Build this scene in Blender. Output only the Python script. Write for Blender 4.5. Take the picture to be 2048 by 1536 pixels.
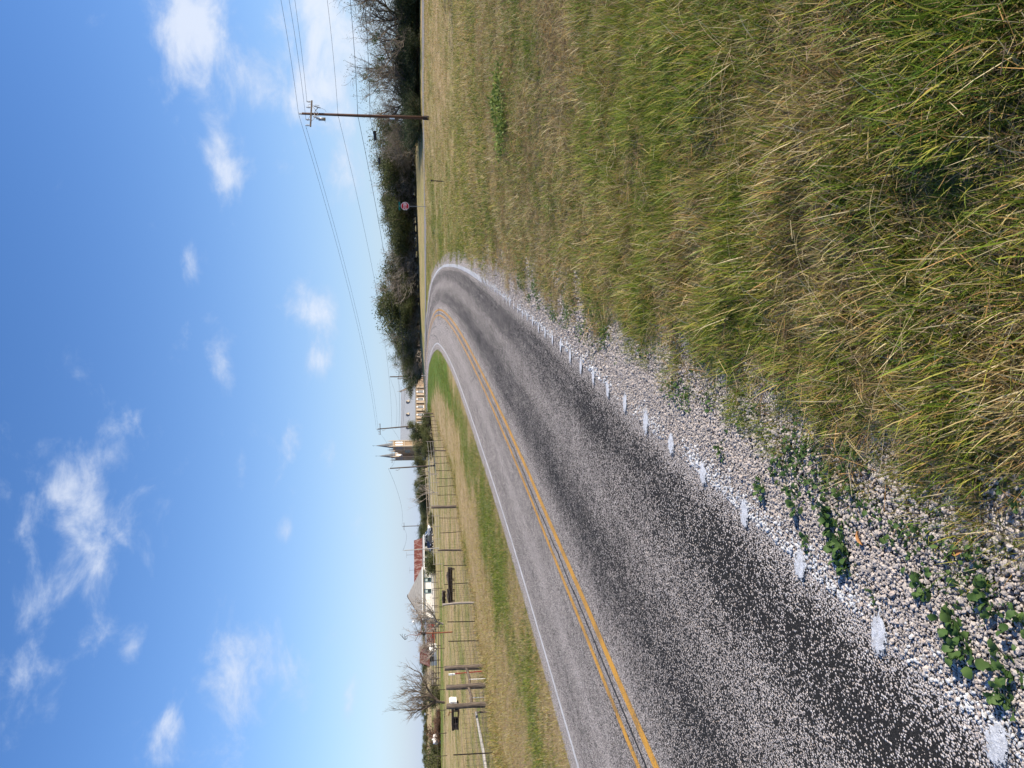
import bpy, bmesh, math, random
import numpy as np
from mathutils import Vector, Matrix

for _o in list(bpy.data.objects):
    bpy.data.objects.remove(_o)
scene = bpy.context.scene
COL = scene.collection
R = math.radians

# ------------------------------------------------------------------ camera
CAM_H = 2.2
FPX = 1500.0                                   # focal length in pixels of a 2048 px wide frame
PITCH = math.atan(179 / 1500.0)
ROLL = R(0.5)
_fw = np.array([0, math.cos(PITCH), -math.sin(PITCH)])
_r0 = np.array([1.0, 0, 0])
_u0 = np.cross(_r0, _fw)
_rt = math.cos(ROLL) * _r0 - math.sin(ROLL) * _u0    # right-hand side of the upright view
_up = math.cos(ROLL) * _u0 + math.sin(ROLL) * _r0    # up in the upright view
cd = bpy.data.cameras.new('camera')
cam = bpy.data.objects.new('camera', cd)
COL.objects.link(cam)
cd.sensor_fit = 'HORIZONTAL'
cd.sensor_width = 36
cd.lens = 36 * FPX / 2048
cd.clip_start = 0.05
cd.clip_end = 6000
# the phone was held upright and the file is turned a quarter: image right = down, image top = right
M3 = Matrix((tuple(-_up), tuple(_rt), tuple(-_fw))).transposed()
cam.matrix_world = Matrix.Translation((0, 0, CAM_H)) @ M3.to_4x4()
scene.camera = cam
scene.render.resolution_x = 1024
scene.render.resolution_y = 768


def at(px, py, D):
    """point at forward distance D seen at photograph pixel (px, py)"""
    u, v = 1536 - py, px
    d = _fw + _rt * ((u - 768) / FPX) + _up * ((1024 - v) / FPX)
    d = d / d[1]
    return np.array([d[0] * D, D, CAM_H + d[2] * D])


# ------------------------------------------------------------------ sky, sun, exposure
SUN_AZ = 102.0        # degrees clockwise from the viewing direction
SUN_EL = 31.0
sun_dir = Vector((math.sin(R(SUN_AZ)) * math.cos(R(SUN_EL)), math.cos(R(SUN_AZ)) * math.cos(R(SUN_EL)), math.sin(R(SUN_EL))))
sl = bpy.data.lights.new('sun', 'SUN')
sl.energy = 5.0
sl.angle = R(0.53)
sl.color = (1.0, 0.90, 0.76)
so = bpy.data.objects.new('sun', sl)
COL.objects.link(so)
so.rotation_euler = sun_dir.to_track_quat('Z', 'Y').to_euler()
so.location = (60, 0, 60)
scene.view_settings.view_transform = 'Standard'
scene.view_settings.look = 'None'
scene.view_settings.gamma = 1.0
scene.view_settings.exposure = 0.7
scene.render.engine = 'CYCLES'
scene.cycles.max_bounces = 4
scene.cycles.diffuse_bounces = 3
scene.cycles.glossy_bounces = 2
scene.cycles.transmission_bounces = 3
scene.cycles.transparent_max_bounces = 8

world = bpy.data.worlds.new('World')
scene.world = world
world.use_nodes = True
world.cycles.sampling_method = 'NONE'
wn = world.node_tree
wn.nodes.clear()


class NT:
    """small helper for building node trees"""
    def __init__(self, nt):
        self.nt = nt

    def n(self, t, **kw):
        nd = self.nt.nodes.new(t)
        for k, v in kw.items():
            setattr(nd, k, v)
        return nd

    def l(self, a, b):
        self.nt.links.new(a, b)

    def put(self, sock, v):
        if v is None:
            return
        if isinstance(v, bpy.types.NodeSocket):
            self.l(v, sock)
        else:
            sock.default_value = v

    def math(self, op, a, b=None, c=None, clamp=False):
        nd = self.n('ShaderNodeMath', operation=op, use_clamp=clamp)
        for i, v in enumerate((a, b, c)):
            self.put(nd.inputs[i], v)
        return nd.outputs[0]

    def mix(self, f, a, b):
        nd = self.n('ShaderNodeMix', data_type='RGBA')
        self.put(nd.inputs[0], f)
        for i, v in ((6, a), (7, b)):
            if isinstance(v, tuple) and len(v) == 3:
                v = v + (1,)
            self.put(nd.inputs[i], v)
        return nd.outputs[2]

    def noise(self, vec, scale, detail=3.0, rough=0.55, dist=0.0, out=0):
        nd = self.n('ShaderNodeTexNoise')
        if vec is not None:
            self.l(vec, nd.inputs['Vector'])
        nd.inputs['Scale'].default_value = scale
        nd.inputs['Detail'].default_value = detail
        nd.inputs['Roughness'].default_value = rough
        nd.inputs['Distortion'].default_value = dist
        return nd.outputs[out]

    def ramp(self, f, stops, interp='LINEAR'):
        nd = self.n('ShaderNodeValToRGB')
        cr = nd.color_ramp
        cr.interpolation = interp
        while len(cr.elements) > 1:
            cr.elements.remove(cr.elements[-1])
        for i, (p, c) in enumerate(stops):
            e = cr.elements[0] if i == 0 else cr.elements.new(p)
            e.position = p
            if not isinstance(c, tuple):
                c = (c, c, c)
            e.color = tuple(c) + (1,) if len(c) == 3 else c
        self.l(f, nd.inputs[0])
        return nd.outputs[0]

    def smooth(self, v, a, b):
        nd = self.n('ShaderNodeMapRange', interpolation_type='SMOOTHSTEP')
        self.l(v, nd.inputs[0])
        nd.inputs[1].default_value = a
        nd.inputs[2].default_value = b
        return nd.outputs[0]


def dir_px(px, py):
    d = at(px, py, 1.0) - np.array([0, 0, CAM_H])
    d = d / np.linalg.norm(d)
    return math.atan2(d[0], d[1]), math.asin(d[2])


W = NT(wn)
wout = W.n('ShaderNodeOutputWorld')
wbg = W.n('ShaderNodeBackground')
sky = W.n('ShaderNodeTexSky', sky_type='NISHITA')
sky.sun_disc = False
sky.sun_elevation = R(SUN_EL)
sky.sun_rotation = R(SUN_AZ)
sky.air_density = 1.0
sky.dust_density = 0.25
sky.ozone_density = 3.5
sky.altitude = 100
hs = W.n('ShaderNodeHueSaturation')
hs.inputs['Saturation'].default_value = 1.2
hs.inputs['Hue'].default_value = 0.506
W.l(sky.outputs[0], hs.inputs['Color'])
gm = W.n('ShaderNodeMix', data_type='RGBA', blend_type='MULTIPLY')
gm.inputs[0].default_value = 1
W.l(hs.outputs[0], gm.inputs[6])
gm.inputs[7].default_value = (1.0, 1.0, 1.05, 1)
tc = W.n('ShaderNodeTexCoord')
sp = W.n('ShaderNodeSeparateXYZ')
W.l(tc.outputs['Generated'], sp.inputs[0])
az = W.math('ARCTAN2', sp.outputs[0], sp.outputs[1])
el = W.math('ARCSINE', sp.outputs[2])
comb = W.n('ShaderNodeCombineXYZ')
W.l(az, comb.inputs[0])
W.l(W.math('MULTIPLY', el, 1.5), comb.inputs[1])
cvec = comb.outputs[0]
# clouds standing in the sky: (photo x, photo y, half height, half width, turn, weight)
CLOUDS = [(150, 1010, 95, 105, 0.3, .50), (60, 1210, 35, 60, -0.5, .55), (185, 1110, 40, 110, 0.2, .42), (225, 900, 40, 45, 0, .5), (30, 1460, 60, 110, 0, .42),
          (385, 50, 50, 95, 0, 1.25), (435, 200, 35, 30, 0, .3), (505, 130, 35, 60, 0, .45), (650, 85, 75, 130, 0, 1.0), (640, 215, 45, 55, 0, .45),
          (432, 283, 24, 34, 0, .95), (455, 350, 26, 34, 0, .8), (383, 530, 20, 36, 0, .72), (440, 705, 22, 62, 0, .85), (635, 630, 34, 50, 0.2, 1.05),
          (645, 725, 24, 30, 0, .95), (700, 370, 26, 65, 0, .8), (578, 885, 20, 42, 0, .8), (572, 1058, 18, 28, 0, .9), (480, 930, 26, 55, 0, .6),
          (470, 1350, 46, 95, 0, .85), (340, 1480, 25, 60, 0, 1.0), (610, 1400, 25, 50, 0, .55), (185, 1280, 26, 34, 0, .6), (265, 1290, 18, 28, 0, .55),
          (665, 915, 14, 30, 0, .6), (720, 905, 12, 22, 0, .7), (700, 1400, 14, 45, 0, .55)]
field = None
for (px, py, hh, hw, rot, wt) in CLOUDS:
    a0, e0 = dir_px(px, py)
    sx, sy = hw / FPX * 1.05, hh / FPX * 1.05
    dx = W.math('SUBTRACT', az, a0)
    dy = W.math('SUBTRACT', el, e0)
    if rot:
        c, s = math.cos(rot), math.sin(rot)
        dx, dy = (W.math('ADD', W.math('MULTIPLY', dx, c), W.math('MULTIPLY', dy, s)),
                  W.math('SUBTRACT', W.math('MULTIPLY', dy, c), W.math('MULTIPLY', dx, s)))
    q = W.math('ADD', W.math('POWER', W.math('MULTIPLY', dx, 1 / sx), 2.0), W.math('POWER', W.math('MULTIPLY', dy, 1 / sy), 2.0))
    wt = wt * (.84 if hw < 70 else 1.0)
    g = W.math('MULTIPLY', W.math('EXPONENT', W.math('MULTIPLY', q, -0.7)), wt)
    field = g if field is None else W.math('ADD', field, g)
n1 = W.noise(cvec, 13.0, 9.0, 0.62, 0.35)
n2 = W.noise(cvec, 3.0, 4.0, 0.55, 0.2)
# scattered fair-weather cloud over the whole dome, the named clouds on top of it
dens = W.math('ADD', W.math('MULTIPLY', field, 0.8), W.math('MULTIPLY', W.math('SUBTRACT', n1, 0.5), 1.9))
dens = W.math('ADD', dens, W.math('MULTIPLY', W.math('SUBTRACT', n2, 0.5), 0.5))
cl = W.smooth(dens, 0.17, 1.0)
shade = W.noise(cvec, 14.0, 5.0, 0.6, 0.3)
ccol = W.mix(W.smooth(W.math('ADD', W.math('MULTIPLY', shade, 0.6), W.math('MULTIPLY', dens, 0.6)), 0.3, 0.95), (3.0, 3.7, 5.0), (4.7, 5.0, 5.6))
# pale blue haze towards the horizon
hz = W.math('EXPONENT', W.math('MULTIPLY', W.math('MAXIMUM', el, 0.0), -7.5))
base = W.mix(W.math('MULTIPLY', hz, 0.85), gm.outputs[2], (2.5, 3.15, 4.5))
skyc = W.mix(W.math('MULTIPLY', cl, 0.82), base, ccol)
W.l(skyc, wbg.inputs[0])
wbg.inputs[1].default_value = 0.112
W.l(wbg.outputs[0], wout.inputs[0])

# ------------------------------------------------------------------ general helpers
rng = np.random.default_rng(7)
random.seed(7)


def tag(o, label=None, cat=None, group=None, kind=None):
    if label: o['label'] = label
    if cat: o['category'] = cat
    if group: o['group'] = group
    if kind: o['kind'] = kind
    return o


class MB:
    """collects vertices and faces of one mesh"""
    def __init__(self):
        self.v = []
        self.f = []
        self.m = []

    def add(self, vs, fs, mi=0):
        b = len(self.v)
        self.v.extend([tuple(float(c) for c in p) for p in vs])
        self.f.extend([tuple(i + b for i in f) for f in fs])
        self.m.extend([mi] * len(fs))

    def box(self, c, s, rz=0.0, mi=0, rx=0.0, ry=0.0):
        x, y, z = s[0] / 2, s[1] / 2, s[2] / 2
        vs = [Vector((a * x, b * y, d * z)) for d in (-1, 1) for b in (-1, 1) for a in (-1, 1)]
        if rx: vs = [Matrix.Rotation(rx, 3, 'X') @ p for p in vs]
        if ry: vs = [Matrix.Rotation(ry, 3, 'Y') @ p for p in vs]
        if rz: vs = [Matrix.Rotation(rz, 3, 'Z') @ p for p in vs]
        vs = [p + Vector(c) for p in vs]
        self.add(vs, [(0, 2, 3, 1), (4, 5, 7, 6), (0, 1, 5, 4), (2, 6, 7, 3), (0, 4, 6, 2), (1, 3, 7, 5)], mi)
        return self

    def tube(self, pts, rad, n=6, mi=0, cap=True):
        pts = [np.asarray(p, float) for p in pts]
        if not hasattr(rad, '__len__'): rad = [rad] * len(pts)
        vs, fs = [], []
        k = len(pts)
        a = None
        for i in range(k):
            t = pts[min(i + 1, k - 1)] - pts[max(i - 1, 0)]
            t = t / (np.linalg.norm(t) + 1e-9)
            if a is None:
                ref = np.array([0, 0, 1.0]) if abs(t[2]) < .9 else np.array([1.0, 0, 0])
                a = np.cross(t, ref)
            a = a - t * (a @ t)
            a = a / (np.linalg.norm(a) + 1e-9)
            b = np.cross(t, a)
            for j in range(n):
                w = 2 * math.pi * j / n
                vs.append(pts[i] + rad[i] * (math.cos(w) * a + math.sin(w) * b))
        for i in range(k - 1):
            for j in range(n):
                j2 = (j + 1) % n
                fs.append((i * n + j, i * n + j2, (i + 1) * n + j2, (i + 1) * n + j))
        if cap:
            fs.append(tuple(range(n - 1, -1, -1)))
            fs.append(tuple((k - 1) * n + j for j in range(n)))
        self.add(vs, fs, mi)
        return self

    def prism(self, poly, y0, y1, mi=0):
        """polygon in x,z extruded along y"""
        n = len(poly)
        vs = [(p[0], y0, p[1]) for p in poly] + [(p[0], y1, p[1]) for p in poly]
        fs = [tuple(range(n)), tuple(range(2 * n - 1, n - 1, -1))]
        fs += [(i, n + i, n + (i + 1) % n, (i + 1) % n) for i in range(n)]
        self.add(vs, fs, mi)
        return self

    def ball(self, c, r, seg=10, rings=6, mi=0):
        r = r if hasattr(r, '__len__') else (r, r, r)
        vs = [(c[0], c[1], c[2] - r[2])]
        for i in range(1, rings):
            p = math.pi * i / rings - math.pi / 2
            for j in range(seg):
                w = 2 * math.pi * j / seg
                vs.append((c[0] + r[0] * math.cos(p) * math.cos(w), c[1] + r[1] * math.cos(p) * math.sin(w), c[2] + r[2] * math.sin(p)))
        vs.append((c[0], c[1], c[2] + r[2]))
        fs = []
        for j in range(seg):
            fs.append((0, 1 + (j + 1) % seg, 1 + j))
        for i in range(rings - 2):
            for j in range(seg):
                a = 1 + i * seg + j
                b = 1 + i * seg + (j + 1) % seg
                fs.append((a, b, b + seg, a + seg))
        t = len(vs) - 1
        o = 1 + (rings - 2) * seg
        for j in range(seg):
            fs.append((o + j, o + (j + 1) % seg, t))
        self.add(vs, fs, mi)
        return self

    def mesh(self, name, mats, smooth=False):
        me = bpy.data.meshes.new(name)
        me.from_pydata(self.v, [], self.f)
        for m in (mats if isinstance(mats, (list, tuple)) else [mats]):
            me.materials.append(m)
        if max(self.m, default=0) > 0:
            me.polygons.foreach_set('material_index', self.m)
        if smooth:
            me.polygons.foreach_set('use_smooth', [True] * len(self.f))
        me.update()
        return me

    def build(self, name, mats, parent=None, smooth=False, loc=None, rz=0.0):
        return link(name, self.mesh(name, mats, smooth), parent, loc, rz)


def link(name, me, parent=None, loc=None, rz=0.0):
    o = bpy.data.objects.new(name, me)
    COL.objects.link(o)
    if parent is not None: o.parent = parent
    if loc is not None: o.location = tuple(float(c) for c in loc)
    if rz: o.rotation_euler = (0, 0, rz)
    return o


def thing(name, loc, rz=0.0, label=None, cat=None, group=None):
    o = link(name, None, None, loc, rz)
    o.empty_display_size = 0.2
    return tag(o, label, cat, group)


def np_mesh(name, V, Fq, mat, smooth=False):
    """fast mesh from numpy vertices and same-sized faces (n,3) or (n,4)"""
    me = bpy.data.meshes.new(name)
    V = np.asarray(V, np.float32)
    Fq = np.asarray(Fq, np.int32)
    k = Fq.shape[1]
    me.vertices.add(len(V))
    me.vertices.foreach_set('co', V.ravel())
    me.loops.add(Fq.size)
    me.loops.foreach_set('vertex_index', Fq.ravel())
    me.polygons.add(len(Fq))
    me.polygons.foreach_set('loop_start', np.arange(0, Fq.size, k, dtype=np.int32))
    me.polygons.foreach_set('loop_total', np.full(len(Fq), k, np.int32))
    if smooth:
        me.polygons.foreach_set('use_smooth', np.ones(len(Fq), bool))
    for m in (mat if isinstance(mat, (list, tuple)) else [mat]):
        me.materials.append(m)
    me.update()
    me.validate()
    return me


def vnoise(x, y, seed=0):
    """smooth value noise 0..1"""
    x = np.asarray(x, float)
    y = np.asarray(y, float)
    xi, yi = np.floor(x).astype(np.int64), np.floor(y).astype(np.int64)
    fx, fy = x - xi, y - yi
    fx, fy = fx * fx * (3 - 2 * fx), fy * fy * (3 - 2 * fy)

    def h(a, b):
        n = (a * 374761393 + b * 668265263 + seed * 974634777) & 0xffffffff
        n = ((n ^ (n >> 13)) * 1274126177) & 0xffffffff
        return ((n ^ (n >> 16)) & 0xffff) / 65535.0
    return (h(xi, yi) * (1 - fx) + h(xi + 1, yi) * fx) * (1 - fy) + (h(xi, yi + 1) * (1 - fx) + h(xi + 1, yi + 1) * fx) * fy


def fbm(x, y, seed=0, oct=3):
    s, a, t = 0, 1.0, 0
    for i in range(oct):
        s = s + a * vnoise(np.asarray(x) * 2 ** i, np.asarray(y) * 2 ** i, seed + i)
        t += a
        a *= .5
    return s / t


# ------------------------------------------------------------------ materials
def new_mat(name):
    m = bpy.data.materials.new(name)
    m.use_nodes = True
    m.node_tree.nodes.clear()
    T = NT(m.node_tree)
    out = T.n('ShaderNodeOutputMaterial')
    return m, T, out


def bsdf(T, out, col, rough=0.8, bump=None, spec=0.3, metal=0.0, bstr=0.5, bdist=0.01):
    b = T.n('ShaderNodeBsdfPrincipled')
    if isinstance(col, tuple) and len(col) == 3: col = col + (1,)
    T.put(b.inputs['Base Color'], col)
    T.put(b.inputs['Roughness'], rough)
    b.inputs['Specular IOR Level'].default_value = spec
    b.inputs['Metallic'].default_value = metal
    if bump is not None:
        bn = T.n('ShaderNodeBump')
        bn.inputs['Strength'].default_value = bstr
        bn.inputs['Distance'].default_value = bdist
        T.l(bump, bn.inputs['Height'])
        T.l(bn.outputs[0], b.inputs['Normal'])
    T.l(b.outputs[0], out.inputs[0])
    return b


def simple(name, c1, c2=None, scale=4.0, rough=0.8, spec=0.3, metal=0.0, stretch=(1, 1, 1), bstr=0.3, bdist=0.01, detail=4.0):
    """worn surface: two tones mixed by noise, with fine relief"""
    m, T, out = new_mat(name)
    if c2 is None: c2 = tuple(c * .75 for c in c1)
    tcn = T.n('ShaderNodeTexCoord')
    mp = T.n('ShaderNodeMapping')
    mp.inputs['Scale'].default_value = stretch
    T.l(tcn.outputs['Object'], mp.inputs[0])
    nz = T.noise(mp.outputs[0], scale, detail, 0.6)
    col = T.mix(T.smooth(nz, .3, .7), c1, c2)
    bsdf(T, out, col, rough, T.noise(mp.outputs[0], scale * 4, 3), spec, metal, bstr, bdist)
    return m


def leafy(name, stops, scale=1.5, trans=0.35, attr=None):
    """foliage: diffuse with some light passing through; tones vary in clumps"""
    m, T, out = new_mat(name)
    if attr:
        a = T.n('ShaderNodeAttribute', attribute_name=attr)
        col = a.outputs['Color']
    else:
        g = T.n('ShaderNodeNewGeometry')
        nz = T.noise(g.outputs['Position'], scale, 3, .6)
        rnd = T.n('ShaderNodeObjectInfo').outputs['Random']
        isl = g.outputs['Random Per Island']
        f = T.math('ADD', T.math('MULTIPLY', nz, .7), T.math('ADD', T.math('MULTIPLY', isl, .35), T.math('MULTIPLY', T.math('SUBTRACT', rnd, .5), .25)))
        col = T.ramp(f, stops)
    d = T.n('ShaderNodeBsdfPrincipled')
    d.inputs['Roughness'].default_value = 0.6
    d.inputs['Specular IOR Level'].default_value = 0.25
    t = T.n('ShaderNodeBsdfTranslucent')
    T.l(col, d.inputs['Base Color'])
    T.l(col, t.inputs[0])
    mx = T.n('ShaderNodeMixShader')
    mx.inputs[0].default_value = trans
    T.l(d.outputs[0], mx.inputs[1])
    T.l(t.outputs[0], mx.inputs[2])
    T.l(mx.outputs[0], out.inputs[0])
    return m


M = {}
M['bark'] = simple('bark', (.13, .105, .085), (.07, .055, .045), 6, .9, stretch=(3, 3, .6), bstr=.8, bdist=.02)
M['bark_pale'] = simple('bark_pale', (.32, .28, .24), (.19, .16, .135), 6, .9, stretch=(3, 3, .6), bstr=.8, bdist=.02)
M['twig'] = simple('twig', (.2, .165, .13), (.13, .105, .08), 2, .9, bstr=0)
M['twig_pale'] = simple('twig_pale', (.36, .31, .26), (.24, .2, .165), 2, .9, bstr=0)
M['post_wood'] = simple('post_wood', (.16, .125, .095), (.065, .05, .04), 5, .9, stretch=(4, 4, .5), bstr=1, bdist=.02)
M['pole_wood'] = simple('pole_wood', (.12, .062, .038), (.06, .034, .024), 3, .85, stretch=(6, 6, .3), bstr=.6, bdist=.01)
M['pole_grey'] = simple('pole_grey', (.13, .1, .08), (.07, .055, .045), 3, .85, stretch=(6, 6, .3), bstr=.6, bdist=.01)
M['grey_board'] = simple('grey_board', (.42, .4, .37), (.26, .24, .21), 4, .9, stretch=(5, 5, .5), bstr=.8, bdist=.01)
M['tpost'] = simple('tpost', (.05, .036, .028), (.025, .02, .017), 12, .8, metal=.2)
M['red_paint'] = simple('red_paint', (.36, .03, .025), (.25, .03, .025), 10, .6)
M['white_paint'] = simple('white_paint', (.8, .8, .78), (.7, .69, .66), 8, .6, bstr=.1)
M['wire'] = simple('wire', (.14, .12, .1), (.08, .06, .05), 3, .6, metal=.4)
M['cable'] = simple('cable', (.025, .027, .03), (.02, .02, .02), 1, .6, bstr=0)
M['alu'] = simple('alu', (.35, .36, .37), (.25, .25, .26), 4, .5, metal=.6, bstr=.05)
M['porcelain'] = simple('porcelain', (.45, .46, .47), (.3, .3, .31), 6, .3, spec=.5, bstr=0)
M['dark_iron'] = simple('dark_iron', (.022, .02, .019), (.045, .03, .022), 6, .8)
M['rust'] = simple('rust', (.24, .09, .04), (.13, .05, .03), 8, .85)
M['tag'] = simple('tag', (.5, .58, .66), (.42, .5, .58), 8, .4, bstr=0)
M['galv'] = simple('galv', (.32, .33, .33), (.24, .24, .24), 8, .5, metal=.5, bstr=.1)
M['sign_red'] = simple('sign_red', (.55, .012, .02), (.5, .012, .02), 3, .45, bstr=0)
M['sign_white'] = simple('sign_white', (.82, .82, .82), (.78, .78, .78), 3, .45, bstr=0)
M['sign_green'] = simple('sign_green', (.0, .14, .12), (.0, .12, .1), 3, .45, bstr=0)
M['stone_wall'] = simple('stone_wall', (.37, .265, .17), (.27, .19, .12), 1.2, .9, bstr=.4, bdist=.05)
M['stone_trim'] = simple('stone_trim', (.46, .385, .29), (.37, .31, .235), 1, .85)
M['slate'] = simple('slate', (.22, .24, .265), (.16, .175, .2), 1.5, .6, stretch=(1, 1, 3), bstr=.3)
M['spire'] = simple('spire', (.2, .21, .215), (.12, .125, .13), 2, .5, bstr=.1)
M['glass'] = simple('glass', (.03, .04, .045), (.05, .06, .065), .8, .12, spec=.6, bstr=0)
M['pane_pale'] = simple('pane_pale', (.42, .5, .48), (.55, .6, .58), .8, .15, spec=.5, bstr=0)
M['teal_trim'] = simple('teal_trim', (.05, .12, .12), (.07, .14, .13), 2, .6)
M['siding'] = simple('siding', (.82, .79, .72), (.74, .69, .62), .6, .8, stretch=(1, 1, 8), bstr=.4, bdist=.02)
M['shingle'] = simple('shingle', (.27, .255, .23), (.2, .19, .175), 1.2, .9, stretch=(1, 1, 4), bstr=.5, bdist=.02)
M['rubber'] = simple('rubber', (.012, .012, .013), (.02, .02, .02), 8, .85)
M['car_white'] = simple('car_white', (.8, .8, .8), (.78, .78, .77), .5, .25, spec=.5, bstr=0)
M['car_dark'] = simple('car_dark', (.015, .018, .028), (.02, .022, .03), .5, .3, spec=.5, bstr=0)
M['tank'] = simple('tank', (.8, .78, .74), (.7, .66, .6), 2, .5, bstr=.05)


def rust_roof():
    m, T, out = new_mat('rust_roof')
    tcn = T.n('ShaderNodeTexCoord')
    mp = T.n('ShaderNodeMapping')
    mp.inputs['Scale'].default_value = (1.6, .25, .25)
    T.l(tcn.outputs['Object'], mp.inputs[0])
    nz = T.noise(mp.outputs[0], 1.3, 6, .7)
    col = T.ramp(nz, [(.34, (.085, .026, .018)), (.46, (.15, .045, .028)), (.53, (.17, .06, .042)), (.57, (.34, .26, .22)), (.63, (.16, .05, .034)), (.74, (.33, .27, .24))])
    bsdf(T, out, col, .75, nz, .3, .1, .2)
    return m


M['rust_roof'] = rust_roof()
M['red_metal'] = simple('red_metal', (.36, .045, .03), (.25, .04, .03), 1.5, .6, stretch=(4, 4, .4), bstr=.2)
M['oak_leaf'] = leafy('oak_leaf', [(.25, (.045, .06, .02)), (.5, (.085, .10, .034)), (.75, (.14, .15, .055)), (1, (.2, .195, .08))], .7)
M['cedar_leaf'] = leafy('cedar_leaf', [(.25, (.026, .04, .016)), (.55, (.05, .07, .026)), (.9, (.09, .105, .04))], .8, .25)
M['vine_leaf'] = leafy('vine_leaf', [(.25, (.055, .06, .024)), (.55, (.12, .125, .042)), (.9, (.2, .2, .07))], .8)
M['yellow_leaf'] = leafy('yellow_leaf', [(.25, (.10, .15, .03)), (.6, (.19, .24, .05)), (.95, (.3, .32, .08))], 3)
M['weed_leaf'] = leafy('weed_leaf', [(.2, (.035, .08, .022)), (.5, (.065, .125, .032)), (.8, (.11, .17, .045)), (1, (.17, .2, .06))], 9)
M['brown_leaf'] = leafy('brown_leaf', [(.25, (.08, .04, .025)), (.6, (.17, .085, .05)), (.9, (.24, .14, .08))], 2)
M['mistletoe'] = leafy('mistletoe', [(.3, (.035, .06, .015)), (.8, (.09, .12, .03))], 3)
M['grass'] = leafy('grass', None, 1, .32, attr='col')

# ------------------------------------------------------------------ the road's course
KS = np.array([0, 20, 35, 50, 65, 80, 100, 120, 150, 200, 260, 340.])
KAP = np.array([0.0002, 0.0004, 0.0024, 0.0019, 0.0053, 0.0075, 0.0039, 0.0028, 0.003, 0.0066, 0.0095, 0.001])
ZK = np.array([0, -0.01, 0.17, 0.4, 0.69, 1.03, 1.44, 1.65, 1.52, 0.79, 0.0, -0.6])
BK = np.array([.045, .04, .024, .036, .018, .052, .02, .062, .07, .05, .035, .02])
SS = np.arange(-14, 420, 1.0)
_k = np.interp(SS, KS, KAP)
RZ = np.interp(SS, KS, ZK)
RB = np.interp(SS, KS, BK)
_w = np.hanning(21); _w /= _w.sum()
RZ = np.convolve(np.pad(RZ, 10, 'edge'), _w, 'valid')
RB = np.convolve(np.pad(RB, 10, 'edge'), _w, 'valid')
RH = 0.2101 - np.concatenate([[0], np.cumsum(_k[:-1])])
RH = RH - np.interp(0, SS, RH) + 0.2101
RX = np.concatenate([[0], np.cumsum(np.sin(RH)[:-1])]); RX += -5.163 - np.interp(0, SS, RX)
RY = np.concatenate([[0], np.cumsum(np.cos(RH)[:-1])]); RY += 0 - np.interp(0, SS, RY)
T_LEFT, T_RIGHT = -3.08, 3.32          # painted edge lines; the double yellow line lies at 0


def road_pt(s, t, dz=0.0):
    s = np.asarray(s, float); t = np.asarray(t, float)
    h = np.interp(s, SS, RH)
    return np.stack([np.interp(s, SS, RX) + t * np.cos(h), np.interp(s, SS, RY) - t * np.sin(h),
                     np.interp(s, SS, RZ) + np.interp(s, SS, RB) * t + dz + 0 * t], -1)


def road_st(x, y):
    """nearest station and offset (right positive)"""
    x = np.atleast_1d(np.asarray(x, float)); y = np.atleast_1d(np.asarray(y, float))
    S = np.empty_like(x); Tt = np.empty_like(x)
    for a in range(0, len(x), 20000):
        xs, ys = x[a:a + 20000], y[a:a + 20000]
        i = ((xs[:, None] - RX[None]) ** 2 + (ys[:, None] - RY[None]) ** 2).argmin(1)
        dx, dy = xs - RX[i], ys - RY[i]
        S[a:a + 20000] = SS[i] + dx * np.sin(RH[i]) + dy * np.cos(RH[i])
        Tt[a:a + 20000] = dx * np.cos(RH[i]) - dy * np.sin(RH[i])
    return S, Tt


# side road that joins the curve from the right
SIDE = np.array([(6.5, 109), (14, 106.5), (24, 103.5), (40, 101), (60, 99), (90, 97), (140, 95.)])
SIDE_W = 3.0


def side_st(x, y):
    x = np.atleast_1d(np.asarray(x, float)); y = np.atleast_1d(np.asarray(y, float))
    best = np.full(x.shape, 1e9); tt = np.full(x.shape, 1e9); ss_ = np.zeros(x.shape)
    acc = 0.0
    for a, b in zip(SIDE[:-1], SIDE[1:]):
        d = b - a; L = np.hypot(*d); d = d / L
        u = np.clip((x - a[0]) * d[0] + (y - a[1]) * d[1], 0, L)
        qx, qy = x - a[0] - d[0] * u, y - a[1] - d[1] * u
        r = np.hypot(qx, qy)
        k = r < best
        best = np.where(k, r, best); tt = np.where(k, np.sign(qx * d[1] - qy * d[0]) * r, tt); ss_ = np.where(k, acc + u, ss_)
        acc += L
    return ss_, tt


# ------------------------------------------------------------------ terrain
def smoothstep(v, a, b):
    q = np.clip((v - a) / (b - a), 0, 1)
    return q * q * (3 - 2 * q)


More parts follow.
